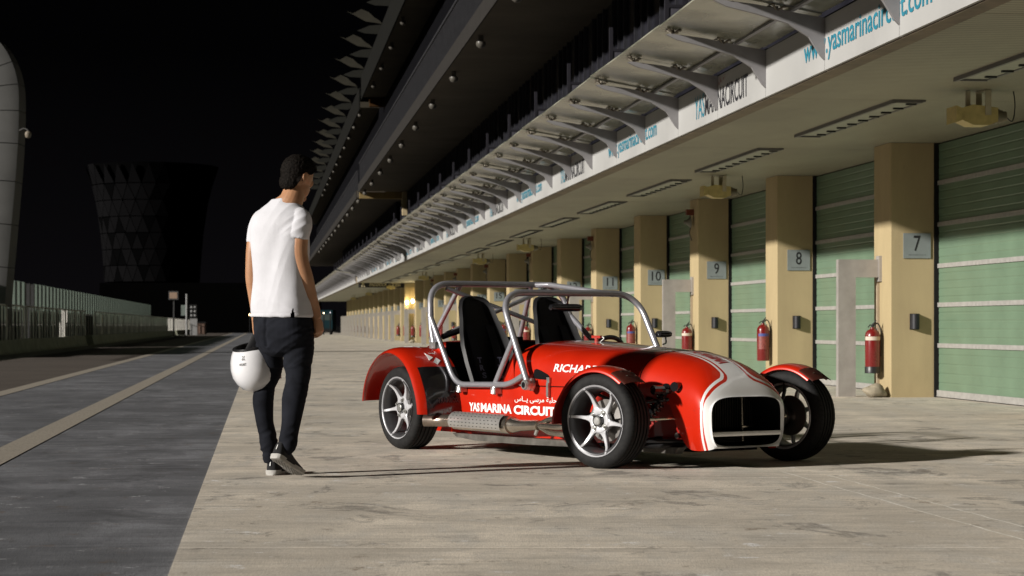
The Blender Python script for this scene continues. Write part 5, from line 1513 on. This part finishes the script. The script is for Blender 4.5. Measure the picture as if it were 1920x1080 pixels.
# shoes
M_sole = simple('grey_shoe_sole', (.36, .35, .33), .8, vary=.2, vscale=40); M_shoe = m_cloth('black_mesh_shoe', (.012, .012, .013), 700, .5)
M_tread = simple('sole_tread', (.20, .195, .185), .8, vary=.35, vscale=120)
def shoe(o_pos, fwd, up):
    """o_pos: heel bottom centre"""
    fwd = fwd.normalized(); up = (up - fwd * up.dot(fwd)).normalized(); rt = fwd.cross(up)
    def P(a, b, c): return o_pos + rt * a + fwd * b + up * c
    prof = [(-.005, .020, .0), (.005, .033, 0), (.03, .038, 0), (.08, .035, 0), (.13, .036, 0), (.18, .046, 0), (.22, .047, .002), (.25, .040, .006), (.272, .026, .012), (.280, .012, .016)]
    s_ = MB(); rg = []
    for y_, hw, rise in prof:
        th_ = .030 if y_ < .1 else .026
        rg.append([P(a * hw, y_, c) for a, c in ((-1, rise + .006), (-.82, rise), (.82, rise), (1, rise + .006), (1.02, rise + th_), (-1.02, rise + th_))])
    s_.loft(rg)
    u = MB(); rg = []
    for y_, hw, h_ in ((.002, .022, .090), (.012, .031, .108), (.04, .036, .108), (.08, .037, .102), (.11, .037, .088), (.15, .040, .070), (.19, .043, .055), (.23, .040, .046), (.26, .028, .036), (.276, .012, .028)):
        ring = []
        for i in range(13):
            a, b_ = supell(math.pi * i / 12, 2.4); ring.append(P(a * hw, y_, .024 + b_ * (h_ - .024)))
        rg.append(ring + [P(-hw, y_, .02), P(hw, y_, .02)])
    u.loft(rg)
    up_o = MB(); up_o.v = [tuple(Vector(p) - man_loc) for p in u.v]; up_o.f = u.f; up_o.mi = u.mi
    so_o = MB(); so_o.v = [tuple(Vector(p) - man_loc) for p in s_.v]; so_o.f = s_.f; so_o.mi = s_.mi
    a = up_o.build('shoe', M_shoe, man, ang=50); so_o.build('sole', M_sole, a, ang=40)
    tr = MB()
    for i in range(15):
        for j in range(-2, 3):
            y_ = .02 + i * .017; hw = interp(y_, [(p[0], p[1]) for p in prof])
            if abs(j * .015) < hw * .8:
                c0 = P(j * .015 + (.0075 if i % 2 else 0) * (0 if abs(j) == 2 else 1), y_, interp(y_, [(p[0], p[2]) for p in prof]))
                tr.add([tuple(c0 + rt * q * .005 + fwd * w_ * .006 - up * e_ - man_loc) for e_ in (-.002, .0035) for q, w_ in ((-1, 0), (0, -1), (1, 0), (0, 1))], [(4, 5, 6, 7), (0, 1, 5, 4), (1, 2, 6, 5), (2, 3, 7, 6), (3, 0, 4, 7)])
    tr.build('sole_tread', M_tread, a, smooth=False)['kind'] = 'stuff'
    tab = MB(); tab.add([tuple(P(a_, -.002 if c < .07 else .004, c) - man_loc - fwd * .004) for a_, c in ((-.0022, .055), (.0022, .055), (.0018, .085), (-.0018, .085))], [(0, 1, 2, 3)])
    tab.build('heel_tab', M_white, a, smooth=False)
    return a
hl = W(507, 889, .12); hl.z = 0.0
shoe(hl, Vector((.38, .92, 0)), ZV)
# trailing foot: toe on the ground, heel lifted, sole towards the camera
toe = W(561, 893, -.02); toe.z = .006
heel = W(514, 860, -.225)
fw = (toe - heel).normalized(); heel = toe - fw * .262
shoe(heel, fw, Vector((.28, .51, .82)))

# ------------------------------------------------------------ helmet hanging from his left hand
M_helm = simple('white_helmet_shell', (.70, .70, .72), .16, coat=.8, vary=.02)
M_hblack = simple('helmet_trim', (.012, .012, .013), .4)
HL = W(478, 690, .13)
hel = empty('racing_helmet', tuple(HL), 0, 'glossy white racing helmet held upside down by its strap in the man\'s left hand', 'helmet')
hs_ = MB(); rg = []
RH = [(.128, .104), (.118, .116), (.095, .130), (.06, .143), (.015, .150), (-.03, .147), (-.07, .130), (-.105, .100), (-.128, .062), (-.138, .025), (-.140, .004)]
tl = Matrix.Rotation(R(-10), 3, 'Y') @ Matrix.Rotation(R(10), 3, 'X')
for z, r in RH: rg.append([tl @ Vector((r * .92 * math.cos(q), r * 1.06 * math.sin(q), z)) for q in [2 * math.pi * k / 40 for k in range(40)]])
hs_.loft(rg, True, False)
hs_.build('shell', M_helm, hel, ang=180)
ip = [(.128, .108), (.134, .104), (.134, .094), (.10, .086), (.0, .09), (-.08, .06), (-.1, .01)]
li = MB(); li.loft([[tl @ Vector((r * .92 * math.cos(q), r * 1.06 * math.sin(q), z)) for q in [2 * math.pi * k / 40 for k in range(40)]] for z, r in ip], True, False)
li.build('lining', M_hblack, hel)
li = MB(); li.tube([tl @ Vector((.110 * .92 * math.cos(q), .110 * 1.06 * math.sin(q), .128)) for q in [2 * math.pi * k / 40 for k in range(41)]], .006, 8); li.build('edge_trim', M_hblack, hel)
strap = MB(); gp = W(480, 624, .12) - HL
for side_ in (-1, 1):
    a = Vector((-.02 + side_ * .03, side_ * .06, .07)); pts = [a, a.lerp(gp, .5) + Vector((-.004, 0, -.01)), gp]
    rg = [[p + Vector((-.017, 0, 0)), p + Vector((0, -.004, 0)), p + Vector((.017, 0, 0)), p + Vector((0, .004, 0))] for p in spline(pts, 4)]
    strap.loft(rg)
strap.build('chin_strap', M_hblack, hel)
def on_h(x, z):
    q = math.atan2(-1, 0) + x / .15; r = sinterp(z, sorted((a, b) for a, b in RH)) + .0012
    return tl @ Vector((r * .92 * math.cos(q), r * 1.06 * math.sin(q), z))
text_fit('8X', .028, .024, lambda x, y: on_h(-.062 + x, .078 + y), 'badge', simple('badge_grey', (.10, .10, .10), .5), hel, bold=.03)
text_fit('HELMET', .05, .013, lambda x, y: on_h(-.078 + x, .050 + y), 'badge', simple('badge_grey', (.10, .10, .10), .5), hel, bold=.02)
MB().box(.118, .150, -.03, .02, -.06, -.02).build('vent', M_hblack, hel, smooth=False)
